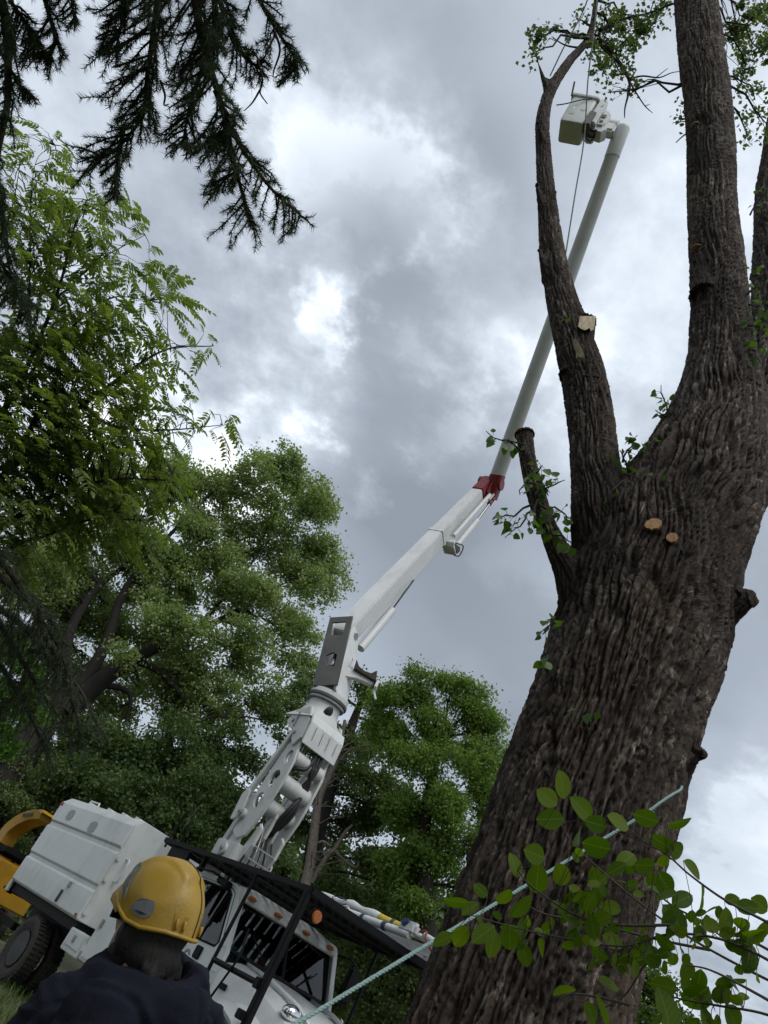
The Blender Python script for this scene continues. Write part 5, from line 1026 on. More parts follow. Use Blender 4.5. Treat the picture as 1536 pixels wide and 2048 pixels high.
# dead grey snag in front of the dark tree
def build_snag():
    random.seed(9); tw = Twigs(); hd = 21.2
    P = lambda *l: cat_curve([np.array([*ath(a, b, hd), r]) for a, b, r in l], 5)
    def ad(q, seg=6): tw.add(q[:, :3], q[:, 3], seg)
    main = P((600, 1800, .15), (618, 1740, .13), (630, 1650, .11), (640, 1590, .09), (672, 1520, .07), (690, 1440, .04)); ad(main, 8)
    ad(P((622, 1765, .07), (655, 1710, .06), (668, 1700, .055), (690, 1665, .04), (705, 1650, .02))); ad(P((668, 1700, .04), (690, 1722, .035), (712, 1735, .03), (718, 1722, .015))); ad(P((660, 1692, .04), (645, 1683, .035), (628, 1690, .03)))
    ad(P((672, 1530, .03), (700, 1500, .025), (740, 1490, .02))); ad(P((640, 1590, .03), (600, 1560, .02), (570, 1550, .01)))
    for k in range(46):
        j = random.randint(4, len(main) - 2); a = main[j, :3]; d = unit(1)[0] * random.uniform(.4, 1.3); d[2] = abs(d[2]) * .6; limb(tw, a, a + d, .018, .004, .05, 5, .12, 4)
    b = np.array([main[0, 0], main[0, 1], 0]); g0 = main[0].copy(); tw.add([(g0[0], g0[1], -.05), tuple(g0[:3])], [.17, .15], 8)
    o = empty('dead_snag', b, 0, 'bare dead grey tree with broken twigs behind the lift base', 'dead tree'); link('trunk', tw.mesh(b), BARKP, o, True)
build_snag()
# utility pole at the right, far off
def build_pole():
    p = ath(1313, 2015, 42); b = np.array([p[0], p[1], 0.0]); o = empty('utility_pole', b, 0, 'brown wooden utility pole far off beneath the shrub leaves', 'pole')
    h = p[2] + .35; MB().tube([(0, 0, -.2), (0, 0, h * .5), (0, 0, h)], [.17, .15, .12], 14).build('post', mat('pole_wood', (.17, .085, .055), .85, var=.3, scale=8), o, smooth_angle=40)
    MB().box((0, 0, h - .35), (1.8, .1, .12)).build('cross_arm', mat('pole_wood', (.17, .085, .055), .85), o, bevel=.01)
    for x in (-.8, .0, .8): MB().cyl((x, 0, h - .29), (x, 0, h - .12), .045, 10).build('insulator', mat('porcelain', (.5, .5, .5), .3), o)
    for k, x in enumerate((-.8, .8)):
        a = Vector((x, 0, h - .12)); e = Vector((x - 24, -3, h - .6)); P = [a.lerp(e, t) - Vector((0, 0, 1.0 * math.sin(t * math.pi))) for t in np.linspace(0, 1, 14)]; MB().tube(P, .014, 5).build('wire', mat('wire_grey', (.12, .12, .12), .6), o)
build_pole()
# ------------------------------------------------------------------ sprouts and remaining foliage on the big cottonwood
def leaf_mesh(L, W, n=6, curl=.15, fold=.18, point=1.0, notch=0.0, base=.35):
    """a leaf blade with midrib fold, lying along +X, up +Z"""
    xs = np.linspace(0, 1, n + 1); V = []; F = []
    for x in xs:
        w = ((math.sin(math.pi * x ** .92) ** .62 if 0 < x < 1 else 0.0) if base < .4 else math.sin(math.pi * x ** .6) ** .8) * W / 2; z = -curl * L * x * x
        V += [(x * L, w, z + fold * w), (x * L, 0, z), (x * L, -w, z + fold * w)]
    for i in range(n):
        a = i * 3; F += [(a, a + 1, a + 4, a + 3), (a + 1, a + 2, a + 5, a + 4)]
    m = MB().add(V, F); me = bpy.data.meshes.new('leaf'); me.from_pydata(m.v, [], m.f); me.polygons.foreach_set('use_smooth', np.ones(len(me.polygons), bool)); me.update(); return me
def orient(d, nrm):
    d = Vector(d).normalized(); nrm = Vector(nrm); z = nrm - d * nrm.dot(d); z = z.normalized() if z.length > 1e-4 else d.orthogonal().normalized(); y = z.cross(d); return Matrix((d, y, z)).transposed()
def place_leaf(me, P, d, nrm, s, parent, off):
    o = bpy.data.objects.new('leaf', me); COL.objects.link(o); o.parent = parent
    o.matrix_local = Matrix.Translation(Vector(P) - Vector(off)) @ orient(d, nrm).to_4x4() @ Matrix.Diagonal((s, s, s, 1)); return o
def build_sprouts():
    random.seed(21); r = np.random.default_rng(21); tw = Twigs()
    LM = leaf_mat('cottonwood_sprout_leaf', (0.060, 0.120, 0.022), .42); mes = []
    for k in range(3): m = leaf_mesh(.075, .068, 6, .10 + .08 * k, .2 + .1 * k, 1.5, base=.5); m.materials.append(LM); mes.append(m)
    # (px, py, hd) start, end px, leaves
    S = [((1062, 1010, 5.0), (985, 1045, 4.9), 9), ((1068, 1020, 5.0), (1010, 1075, 4.85), 7), ((1050, 900, 5.1), (972, 862, 5.0), 7), ((1052, 890, 5.1), (1000, 880, 5.0), 4), ((1060, 950, 5.0), (1100, 985, 4.9), 10), ((1070, 990, 5.0), (1130, 960, 4.9), 8), ((1080, 1010, 5.0), (1145, 1040, 4.9), 9), ((1075, 1000, 4.95), (1060, 1060, 4.8), 10), ((1085, 1040, 5.0), (1110, 1075, 4.85), 8), ((1062, 960, 5.0), (1085, 930, 4.9), 7), ((1090, 1060, 4.95), (1145, 1085, 4.8), 8), ((1066, 940, 4.95), (1040, 990, 4.85), 6),
         ((1245, 925, 5.1), (1275, 870, 5.0), 9), ((1250, 930, 5.1), (1300, 900, 5.0), 8), ((1280, 935, 5.1), (1320, 880, 5.0), 8), ((1255, 945, 5.05), (1240, 900, 4.9), 6), ((1265, 950, 5.0), (1215, 990, 4.8), 7), ((1270, 950, 5.0), (1320, 960, 4.8), 7), ((1345, 850, 5.1), (1322, 770, 5.05), 8), ((1340, 860, 5.1), (1335, 800, 5.0), 5), ((1340, 840, 5.1), (1310, 820, 5.0), 4), ((1250, 940, 5.0), (1265, 985, 4.8), 6),
         ((1108, 1240, 4.75), (1088, 1262, 4.7), 5), ((1110, 1235, 4.75), (1095, 1240, 4.7), 3), ((1098, 1310, 4.75), (1084, 1318, 4.7), 4), ((1165, 1440, 4.6), (1178, 1410, 4.5), 4), ((1120, 635, 5.1), (1135, 640, 4.95), 4),
         ((1492, 590, 5.0), (1530, 560, 4.9), 9), ((1495, 610, 5.0), (1536, 620, 4.9), 9), ((1490, 650, 5.0), (1530, 665, 4.85), 9), ((1495, 690, 5.0), (1540, 700, 4.85), 8), ((1500, 430, 5.0), (1530, 380, 4.9), 7), ((1520, 400, 5.0), (1545, 350, 4.9), 7), ((1500, 560, 5.0), (1520, 520, 4.9), 6), ((1510, 640, 5.0), (1545, 650, 4.8), 8), ((1505, 700, 5.0), (1520, 730, 4.8), 6)]
    total = 0
    for (a, b, k) in S:
        A = np.array(ath(*a)); B = np.array(ath(*b)); P = limb(tw, A, B, .010, .003, random.uniform(-.05, .1), 6, .10, 5)
        for j in range(k):
            t = random.uniform(.25, 1.0); i = t * (len(P) - 1); p = P[int(i)] * (1 - i % 1) + P[min(len(P) - 1, int(i) + 1)] * (i % 1)
            d = unit(1, r)[0]; d[2] -= .45; d /= np.linalg.norm(d); st = p + d * random.uniform(.03, .06); tw.add([p, (p + st) / 2 + [0, 0, .008], st], [.0025, .002, .0015], 3); place_leaf(random.choice(mes), st, d + [0, 0, -.35], unit(1, r)[0] + [0, -.3, .6], random.uniform(.55, 1.05), COTTON, CB); total += 1
    # upper foliage: long twigs with many small leaves
    bl = []
    for px, py, hd, rp, f in ((1075, 75, 5.6, 24, .8), (1062, 108, 5.6, 16, .6), (1098, 60, 5.6, 20, .6), (1215, 40, 5.6, 36, .8), (1255, 30, 5.6, 38, .9), (1230, 95, 5.6, 38, 1), (1270, 80, 5.7, 34, .8), (1300, 35, 5.7, 30, .6), (1205, 140, 5.6, 24, .6), (1245, 150, 5.6, 28, .6), (1265, 185, 5.6, 20, .4), (1160, 40, 5.6, 20, .4), (1140, 70, 5.6, 14, .4), (1190, 100, 5.5, 22, .6), (1215, 185, 5.6, 16, .4),
                              (1500, 40, 5.6, 44, .9), (1530, 110, 5.7, 48, .8), (1490, 130, 5.7, 34, .6), (1510, 200, 5.7, 36, .5), (1535, 250, 5.7, 30, .5), (1495, 270, 5.7, 20, .4), (1480, 60, 5.8, 26, .6), (1370, 215, 5.2, 18, .5), (1362, 240, 5.2, 13, .4), (1540, 20, 5.8, 40, .9), (1320, 10, 5.7, 24, .6)):
        c = ath(px, py, hd); bl.append((c, rp / FPX * depth(c), f))
    V, F, cents = crown(bl, .060, .046, 5.5, .5, .12, .2, 77)
    tipl = np.vstack([LIMB['left'][-22:], LIMB['far'][-8:], LIMB['right'][-30:]])
    for (c, rad, f), q in zip(bl, cents):
        j = int(np.argmin(np.linalg.norm(tipl[:, :3] - c, axis=1) + .6 * np.maximum(0, tipl[:, 2] - c[2]))); P = limb(tw, tipl[j, :3], c, .020, .007, .06, 7, .08, 5)
        for cc in q[::3]: limb(tw, P[random.randint(3, 6)], cc, .007, .002, .02, 5, .1, 4)
    def bare(*pts): 
        q = cat_curve([np.array([*ath(a, b, 5.6), rr]) for a, b, rr in pts], 5); tw.add(q[:, :3], q[:, 3], 5)
    bare((1195, 78, .05), (1222, 105, .035), (1245, 135, .025), (1258, 160, .02), (1258, 182, .016), (1250, 215, .010), (1249, 235, .006)); bare((1258, 158, .014), (1285, 152, .011), (1318, 155, .009), (1345, 145, .006), (1372, 142, .004)); bare((1262, 168, .012), (1275, 190, .009), (1290, 212, .007), (1305, 226, .004)); bare((1312, 155, .007), (1335, 137, .004)); bare((1290, 212, .006), (1300, 208, .003)); bare((1192, 90, .03), (1160, 95, .015), (1130, 90, .01), (1105, 75, .006))
    bare((1200, 60, .03), (1240, 40, .02), (1300, 25, .012), (1345, 5, .006)); bare((1300, 25, .008), (1312, -10, .005))
    bare((1385, 260, .014), (1366, 272, .009), (1352, 285, .006)); bare((1386, 245, .012), (1365, 243, .006), (1345, 246, .004))
    link('foliage', np_mesh(V - CB, F), leaf_mat('cottonwood_top_leaf', (0.115, 0.155, 0.060), .5), COTTON, kind='stuff'); link('twig_mass', tw.mesh(CB), BARKB, COTTON, True, kind='stuff')
    # pale saw cuts
    CUT = mat('fresh_cut_wood', (.46, .38, .26), .85, var=.5, scale=22, bump=.6, bscale=60, stretch=(1, 1, .25)); OLD = mat('orange_cut_wood', (.40, .23, .11), .85, var=.5, scale=26, bump=.5, bscale=70)
    def cut(key, mt, grow=1.0, th=.012, tilt=None, lab=None):
        P = LIMB[key]; e = P[-1]; d = Vector(P[-1, :3] - P[-3, :3]).normalized()
        if tilt: d = (d + Vector(tilt)).normalized()
        a = d.orthogonal().normalized(); b = d.cross(a); c = Vector(e[:3]) + d * .012; n = 26
        rim = [c + (a * math.cos(2 * math.pi * k / n) + b * math.sin(2 * math.pi * k / n)) * e[3] * grow * (1 + .07 * math.sin(3 * k * .7) + .04 * math.sin(k * 1.9)) for k in range(n)]
        V = [p - Vector(CB) for p in rim] + [p + d * th - Vector(CB) for p in rim]; o = MB().add(V, [tuple(range(n - 1, -1, -1)), tuple(range(n, 2 * n))] + [(k, (k + 1) % n, n + (k + 1) % n, n + k) for k in range(n)]).build('saw_cut', mt, COTTON, label=lab)
    cut('stub_b', OLD, .70, .008); cut('stub_c', OLD, .85, .015); cut('stub_d', OLD, .8, .015); cut('stub_a', CUT, .45, .006)
    # splintered pale strip left under the big cut
    e = LIMB['cut_big'][-1]; q = Vector(at(1178, 632, np.linalg.norm(e[:3] - CC) - e[3] * 1.02)); dwn = Vector(at(1172, 662, np.linalg.norm(LIMB['cut_big'][-6, :3] - CC) - LIMB['cut_big'][-6, 3] * 1.12)); ac = Vector(CX)
    V = [q - ac * .080, q + ac * .062, dwn + ac * .066 + (q - dwn) * .12, dwn + ac * .045, dwn + ac * .025 + (q - dwn) * .22, dwn - ac * .005 + (q - dwn) * .06, dwn - ac * .04 + (q - dwn) * .12, dwn - ac * .075 + (q - dwn) * .30]; bk = Vector(CF) * .05
    MB().add([v - Vector(CB) for v in V] + [v + bk - Vector(CB) for v in V], [tuple(range(8)), tuple(range(15, 7, -1))] + [(k, k + 8, (k + 1) % 8 + 8, (k + 1) % 8) for k in range(8)]).build('split_wood', CUT, COTTON)
    d0 = np.linalg.norm(LIMB['left'][24, :3] - CC); q = Vector(at(1158, 712, d0 - .40)); MB().prism([(0, 0), (.045, -.02), (.03, .05), (-.03, .14), (.0, .05)], lambda a, b: q + Vector(CX) * a + Vector(CY) * b - Vector(CB), lambda a, b: q + Vector(CX) * a + Vector(CY) * b + Vector(CF) * .1 - Vector(CB)).build('split_wood', CUT, COTTON)
    print('sprout leaves', total)
build_sprouts()

# ------------------------------------------------------------------ walnut at the left
def build_walnut():
    random.seed(31); r = np.random.default_rng(31); hd0 = 9.5
    base = ath(-420, 1500, 10.5); base = np.array([base[0], base[1], 0.0]); root = empty('walnut_tree', base, 0, 'light green walnut with long feathered leaves overhanging from the left', 'tree'); tw = Twigs()
    LMB = [[(-300, 1250, 10.2, 0.0960), (-120, 1000, 10, 0.0600), (20, 800, 9.8, 0.0360), (110, 600, 9.6, 0.0210), (150, 450, 9.5, 0.0120), (175, 400, 9.5, 0.0060)], [(-300, 1250, 10.2, 0.0840), (-100, 1060, 9.8, 0.0540), (80, 880, 9.5, 0.0360), (220, 770, 9.5, 0.0240), (330, 700, 9.5, 0.0132), (425, 692, 9.5, 0.0060)], [(-200, 1150, 10, 0.0600), (0, 960, 9.5, 0.0420), (110, 790, 9.3, 0.0270), (220, 850, 9.3, 0.0180), (330, 860, 9.3, 0.0108), (445, 850, 9.3, 0.0048)],
           [(-300, 1300, 10, 0.0720), (-80, 1120, 9.6, 0.0480), (90, 1000, 9.2, 0.0300), (220, 960, 9.0, 0.0180), (340, 960, 9.0, 0.0072)], [(20, 800, 9.8, 0.0240), (100, 700, 9.8, 0.0150), (210, 600, 9.8, 0.0090), (300, 600, 9.8, 0.0048)], [(110, 600, 9.6, 0.0120), (200, 520, 9.6, 0.0072), (290, 470, 9.6, 0.0042)], [(60, 700, 9.7, 0.0180), (60, 480, 9.7, 0.0090), (70, 330, 9.6, 0.0042), (110, 290, 9.6, 0.0024)], [(-60, 1080, 9.6, 0.0240), (60, 1080, 9.3, 0.0180), (180, 1040, 9.1, 0.0120), (280, 1040, 9.0, 0.0060)], [(-200, 900, 10, 0.0300), (-40, 600, 9.9, 0.0180), (20, 430, 9.8, 0.0090), (40, 330, 9.8, 0.0036)]]
    base_t = np.array([[base[0], base[1], -.05, .24], [base[0] + .05, base[1], 1.2, .21], [*ath(-300, 1300, 10.2), .18]]); q = cat_curve(base_t, 5); tw.add(q[:, :3], q[:, 3], 10); paths = []
    for l in LMB: q = cat_curve([np.array([*ath(a, b, c), rr]) for a, b, c, rr in l], 8); tw.add(q[:, :3], q[:, 3], 6); paths.append(q)
    A = np.vstack(paths)
    # compound leaf: rachis with paired drooping leaflets
    def compound(seed):
        rr = np.random.default_rng(seed); Lr = .40; n = 8; V = []; F = []; 
        def rach(t): return np.array([Lr * t, .02 * math.sin(t * 3 + seed), -.16 * t * t])
        mb = MB().tube([rach(t) for t in np.linspace(0, 1, 6)], [.0035, .003, .0028, .0025, .002, .0015], 3, caps=False)
        for i in range(n * 2 + 1):
            t = .18 + .82 * (i // 2) / n if i < n * 2 else 1.0; s = 1 if i % 2 else -1; p = rach(t); d = np.array([.55, s * .85, -.35 - .25 * rr.random()]) if i < n * 2 else np.array([1, 0, -.5]); d += rr.normal(size=3) * .10; d /= np.linalg.norm(d); ll = .105 * (1 - .25 * abs(t - .55) * 2) * rr.uniform(.85, 1.1); w = ll * .215
            nr = np.array([0, 0, 1.]) - d * d[2]; nr /= np.linalg.norm(nr); sd_ = np.cross(d, nr)
            mb.add([p, p + d * ll * .35 + sd_ * w + nr * w * .3, p + d * ll * .75 + sd_ * w * .6 - nr * ll * .03, p + d * ll - nr * ll * .10, p + d * ll * .75 - sd_ * w * .6 - nr * ll * .03, p + d * ll * .35 - sd_ * w + nr * w * .3], [(0, 1, 2, 5), (5, 2, 3, 4)])
        me = bpy.data.meshes.new('leaf'); me.from_pydata(mb.v, [], mb.f); me.update(); me.materials.append(L_WAL); return me, np.array(mb.v), mb.f
    comp = [compound(k) for k in range(4)]
    blobs = [(60, 290, 9.6, 50, .5), (115, 330, 9.6, 45, .5), (90, 440, 9.6, 75, 1), (170, 430, 9.6, 60, .9), (235, 430, 9.5, 40, .8), (40, 520, 9.7, 70, 1), (150, 520, 9.6, 70, .9), (250, 520, 9.6, 50, .9), (300, 580, 9.6, 45, .7), (80, 620, 9.7, 80, .9), (190, 620, 9.6, 70, .8), (290, 650, 9.6, 60, .7), (340, 600, 9.6, 35, .5), (60, 720, 9.6, 80, 1.1), (180, 720, 9.5, 80, 1.1), (290, 730, 9.5, 60, .8), (380, 690, 9.5, 35, .6), (430, 690, 9.5, 15, .4),
             (60, 830, 9.4, 90, 1.6), (170, 830, 9.3, 85, 1.5), (270, 830, 9.3, 60, 1.1), (360, 840, 9.3, 40, .7), (440, 850, 9.3, 30, .6), (60, 940, 9.2, 90, 1.8), (180, 940, 9.1, 85, 1.7), (290, 930, 9.0, 65, 1.4), (340, 980, 9.0, 40, .9), (60, 1040, 9.2, 80, 1.4), (180, 1030, 9.0, 70, 1.4), (270, 1060, 9.0, 50, .9), (-20, 1100, 9.2, 70, 1.2), (20, 380, 9.8, 60, .8), (-40, 700, 9.8, 90, 1.0), (-40, 900, 9.6, 90, 1.2)]
    items = []
    for px, py, hd, rp, f in blobs:
        n = int(f * .0118 * rp * rp) + 2
        for k in range(n):
            a = random.uniform(0, 6.283); rr = rp * math.sqrt(random.random()); x, y = px + rr * math.cos(a), py + rr * math.sin(a); p = ath(x, y, hd + random.gauss(0, .45)); items.append((x, y, p))
    vis = [it for it in items if -30 < it[0] < 560 and 230 < it[1] < 1150]; random.shuffle(vis); rest = [it for it in items if not (-30 < it[0] < 560 and 230 < it[1] < 1150)]
    vis.sort(key=lambda it: (it[2][0] ** 2 + it[2][1] ** 2)); sel, oth = vis[::max(1, len(vis) // 300)][:300], None
    ids = set(map(id, sel)); oth = [it for it in vis if id(it) not in ids] + rest
    def xf(p):
        # leaves radiate from their twig and arch over
        j = int(np.argmin(np.linalg.norm(A[:, :3] - p, axis=1))); d = p - A[j, :3]; d = d / max(np.linalg.norm(d), .05) + unit(1, r)[0] * .55 + np.array([.35, -.1, .0]); d[2] = d[2] * .35 + .05; M = orient(d, (r.normal() * .25, r.normal() * .25, 1)); s = random.uniform(.55, 1.25); return j, M, s
    SV, SF, off = [], [], 0
    for it in sel + oth:
        x, y, p = it; j, M, s = xf(p)
        if random.random() < .5: limb(tw, A[j, :3], p, .007, .0025, .06, 5, .06, 3)
        if id(it) in ids:
            me = random.choice(comp)[0]; o = bpy.data.objects.new('leaf', me); COL.objects.link(o); o.parent = root; o.matrix_local = Matrix.Translation(Vector(p) - Vector(base)) @ M.to_4x4() @ Matrix.Diagonal((s, s, s, 1))
        else:
            c = random.choice(comp); M3 = np.array(M); SV.append(c[1] @ M3.T * s + p - base); SF += [tuple(i + off for i in f) for f in c[2]]; off += len(c[1])
    me = bpy.data.meshes.new('m'); me.from_pydata(np.vstack(SV).tolist(), [], SF); link('foliage', me, L_WAL, root, kind='stuff'); link('trunk', tw.mesh(base), BARKB, root, True); print('walnut leaves', len(sel), len(oth))
build_walnut()

# ------------------------------------------------------------------ spruce overhead and at the left edge
def build_spruce():
    random.seed(41); r = np.random.default_rng(41); NE = leaf_mat('spruce_needle', (0.062, 0.100, 0.050), .18, var=.4, hue=.015); SB = mat('spruce_bark', (.045, .032, .024), .9, var=.4, scale=30)
    base = np.array([-2.6, .9, 0.0]); root = empty('spruce_tree', base, 0, 'dark drooping spruce boughs hanging in from the top left', 'tree'); tw = Twigs(); NP, ND = [], []
    top = np.array([base[0], base[1], 9.0]); tw.add([(base[0], base[1], -.05), (base[0], base[1], 3), tuple(top)], [.22, .18, .06], 12)
    def needles(P, ln=.020, dens=1050.):
        """P: polyline of a shoot"""
        seg = np.diff(P, axis=0); sl = np.linalg.norm(seg, axis=1); n = int(sl.sum() * dens)
        if n < 3: return
        k = r.choice(len(seg), n, p=sl / sl.sum()); t = r.random(n)[:, None]; p = P[k] + seg[k] * t; a = seg[k] / sl[k][:, None]; d = unit(n, r); d -= a * (d * a).sum(1)[:, None]; d /= np.maximum(np.linalg.norm(d, axis=1), 1e-5)[:, None]; d = d * .82 + a * .58; NP.append(p); ND.append(d * (ln * r.uniform(.75, 1.15, n))[:, None])
    def shoot(a, d, L, droop=.35, rad=.003, sub=True, dens=1050.):
        n = 6; t = np.linspace(0, 1, n)[:, None]; P = a + d * L * t; P[:, 2] -= droop * L * t[:, 0] ** 1.7; P += np.cumsum(r.normal(size=(n, 3)) * L * .022, axis=0); P[0] = a; tw.add(P, np.linspace(rad, rad * .45, n), 4); needles(P[0:], .022, dens)
        if sub:
            for k in range(int(L / .045)):
                i = random.uniform(.15, .95) * (n - 1); j = int(i); p = P[j] + (P[j + 1] - P[j]) * (i - j); tng = (P[j + 1] - P[j]); tng /= np.linalg.norm(tng); s = np.cross(tng, unit(1, r)[0]); s /= np.linalg.norm(s); dd = tng * .75 + s * .75; dd[2] -= .15; dd /= np.linalg.norm(dd); shoot(p, dd, L * random.uniform(.22, .42) + .02, .3, rad * .6, False, dens)
        return P
    def bough(pts, rg, width, step=14, r0=.012, side=1.0, dens=1050., spread=.8):
        """main branch along image points at range rg with pinnate side shoots that hang"""
        Q = cat_curve([at(a, b, g) for (a, b), g in zip(pts, rg)], 10); tw.add(Q, np.linspace(r0, .003, len(Q)), 6); needles(Q[len(Q) // 2:], .020, dens * .7)
        for i in range(2, len(Q) - 1):
            f = i / len(Q); tng = Q[i + 1] - Q[i]; tng /= np.linalg.norm(tng)
            for s in (-1, 1):
                if random.random() < .56 * side:
                    nrm = np.cross(tng, CF); nrm /= np.linalg.norm(nrm); d = tng * random.uniform(.5, .9) + nrm * s * random.uniform(.35, .9) + CF * random.gauss(0, .35); d[2] -= .35; d /= np.linalg.norm(d); shoot(Q[i], d, width * (1 - .55 * f) * random.uniform(.6, 1.15), .35, .0035, True, dens)
        return Q
    # the two hanging boughs in view
    bough([(380, -120), (400, 60), (440, 200), (470, 330), (500, 450)], [2.6, 2.6, 2.62, 2.65, 2.7], .17, r0=.014)
    bough([(430, 180), (480, 290), (545, 380), (612, 440)], [2.62, 2.65, 2.7, 2.72], .11, r0=.008)
    bough([(330, -120), (310, 40), (295, 150), (285, 230), (230, 300), (175, 325)], [2.75, 2.7, 2.7, 2.7, 2.72, 2.75], .15, r0=.010)
    bough([(250, 250), (235, 320), (228, 400)], [2.72, 2.74, 2.76], .08, r0=.006)
    bough([(480, -120), (520, 0), (560, 70), (590, 120), (578, 155)], [2.8, 2.8, 2.8, 2.8, 2.8], .09, r0=.007, side=.8)
    bough([(400, -100), (450, 30), (470, 90), (510, 130), (530, 120)], [2.75, 2.75, 2.75, 2.75, 2.75], .10, r0=.008)
    bough([(300, -100), (260, -20), (240, 60), (215, 100)], [2.7, 2.7, 2.7, 2.7], .10, r0=.008); bough([(420, -80), (430, 40), (410, 120), (380, 210), (365, 290)], [2.65, 2.65, 2.65, 2.65, 2.65], .12, r0=.010); pass
    bough([(470, 250), (430, 290), (370, 295)], [2.65, 2.65, 2.65], .06, r0=.004); bough([(490, 330), (450, 360), (420, 395)], [2.66, 2.68, 2.7], .06, r0=.004)
    # left edge: a trailing bough from the top corner down
    bough([(-30, -120), (10, 40), (15, 200), (-5, 330), (10, 480), (30, 600)], [2.8, 2.8, 2.85, 2.9, 3.0, 3.1], .15, r0=.014)
    bough([(60, -120), (90, 0), (110, 80), (95, 120)], [2.8, 2.8, 2.8, 2.8], .10, r0=.008); bough([(120, -120), (140, -20), (150, 50)], [2.8, 2.8, 2.8], .08, r0=.006); bough([(10, 120), (40, 170), (66, 195)], [2.8, 2.8, 2.8], .05, r0=.005); bough([(20, 0), (60, 60), (80, 110)], [2.8, 2.8, 2.8], .09, r0=.006)
    bough([(-40, 420), (0, 520), (40, 590), (80, 620)], [3.0, 3.0, 3.05, 3.1], .12, r0=.008)
    # lower left boughs, further in
    def far_bough(pts, rg, w, r0=.02): bough(pts, [rg] * len(pts), w, r0=r0, dens=420.)
    far_bough([(-80, 1050), (0, 1120), (70, 1220), (120, 1300), (135, 1360)], 4.3, .26); far_bough([(-80, 1180), (20, 1230), (90, 1300), (160, 1380), (205, 1470)], 4.4, .22); far_bough([(-80, 1240), (0, 1330), (60, 1430), (100, 1520)], 4.5, .22); far_bough([(60, 1200), (120, 1330), (150, 1420), (165, 1480)], 4.4, .16); far_bough([(-60, 1100), (30, 1180), (100, 1240), (130, 1290)], 4.3, .22); far_bough([(-60, 1150), (20, 1280), (80, 1380), (130, 1450)], 4.45, .24)
    # limbs that carry these boughs back to the stem
    for px, py, g in ((380, -120, 2.6), (-30, -120, 2.8), (330, -120, 2.75), (480, -120, 2.8), (-80, 1180, 4.4), (-80, 1050, 4.3), (-40, 420, 3.0), (60, -120, 2.8)):
        e = at(px, py, g); limb(tw, (base[0], base[1], min(8.5, e[2] + .25)), e, .035, .014, .05, 7, .02, 6)
    # the rest of the crown, over and behind the camera, in coarser sprays
    cn = []
    for z in np.arange(3.4, 8.6, .42):
        L = 3.3 * (1 - (z - 3.0) / 7.5) + .3
        for k in range(9):
            a = r.uniform(0, 6.283); d = np.array([math.cos(a), math.sin(a), 0]); e = np.array([base[0], base[1], z]) + d * L + [0, 0, -.25 * L]
            vv = np.array([[base[0], base[1], z + .1]]) * (1 - np.linspace(0, 1, 12))[:, None] + e * np.linspace(0, 1, 12)[:, None] - CC; zz = vv @ CF
            if ((zz > .05) & (np.abs(vv @ CX) < zz * 1000 / FPX) & (np.abs(vv @ CY) < zz * 1250 / FPX)).any(): continue
            P = limb(tw, (base[0], base[1], z), e, .03, .006, .06, 8, .03, 5)
            m = 750; t = r.random(m) ** .7 * (len(P) - 1.01); i = t.astype(int); p = P[i] + (P[i + 1] - P[i]) * (t - i)[:, None]; q = r.normal(size=(m, 3)) * [.16, .16, .09] * (.6 + L * .25); q[:, 2] -= .10; dd = unit(m, r); dd[:, 2] -= .4; cn.append((p + q, dd * .16))
    P = np.vstack([c[0] for c in cn]); D = np.vstack([c[1] for c in cn]); ln = np.linalg.norm(D, axis=1); V, F = leaves_np(P, D / ln[:, None], ln, .013)
    v = V.reshape(-1, 4, 3)[:, 0] - CC; zc = v @ CF; inside = (zc > -.2) & (np.abs(v @ CX) < np.maximum(zc, .01) * 900 / FPX + .35) & (np.abs(v @ CY) < np.maximum(zc, .01) * 1150 / FPX + .35); keep = ~inside & (np.linalg.norm(v, axis=1) > 1.0); nn = len(keep); F = F[np.concatenate([keep, keep])]
    link('upper_crown', np_mesh(V - base, F), NE, root, kind='stuff')
    P = np.vstack(NP); D = np.vstack(ND); n = len(P); s = np.cross(D, unit(n, r)); s /= np.maximum(np.linalg.norm(s, axis=1), 1e-6)[:, None]; s *= .0010; V = np.stack([P - s, P + s, P + D], 1).reshape(-1, 3) - base; F = np.arange(n * 3).reshape(-1, 3)
    link('needles', np_mesh(V, F), NE, root, kind='stuff'); link('trunk', tw.mesh(base), SB, root, True); print('needles', n)
    tw2 = Twigs()
    for l in ([(222, 40), (205, 45)], [(232, 95), (215, 100), (198, 97)], [(320, 160), (330, 190), (328, 210), (338, 208)], [(515, 120), (525, 160), (520, 185), (535, 208)], [(520, 180), (505, 205), (488, 222)], [(548, 60), (560, 100), (548, 140), (546, 155)], [(440, 270), (462, 290), (462, 325)]):
        tw2.add(cat_curve([at(a, b, 2.68) for a, b in l], 4), np.linspace(.004, .0015, (len(l) - 1) * 4 + 1), 4)
    link('dead_twig', tw2.mesh(base), SB, root, True, kind='stuff')
build_spruce()
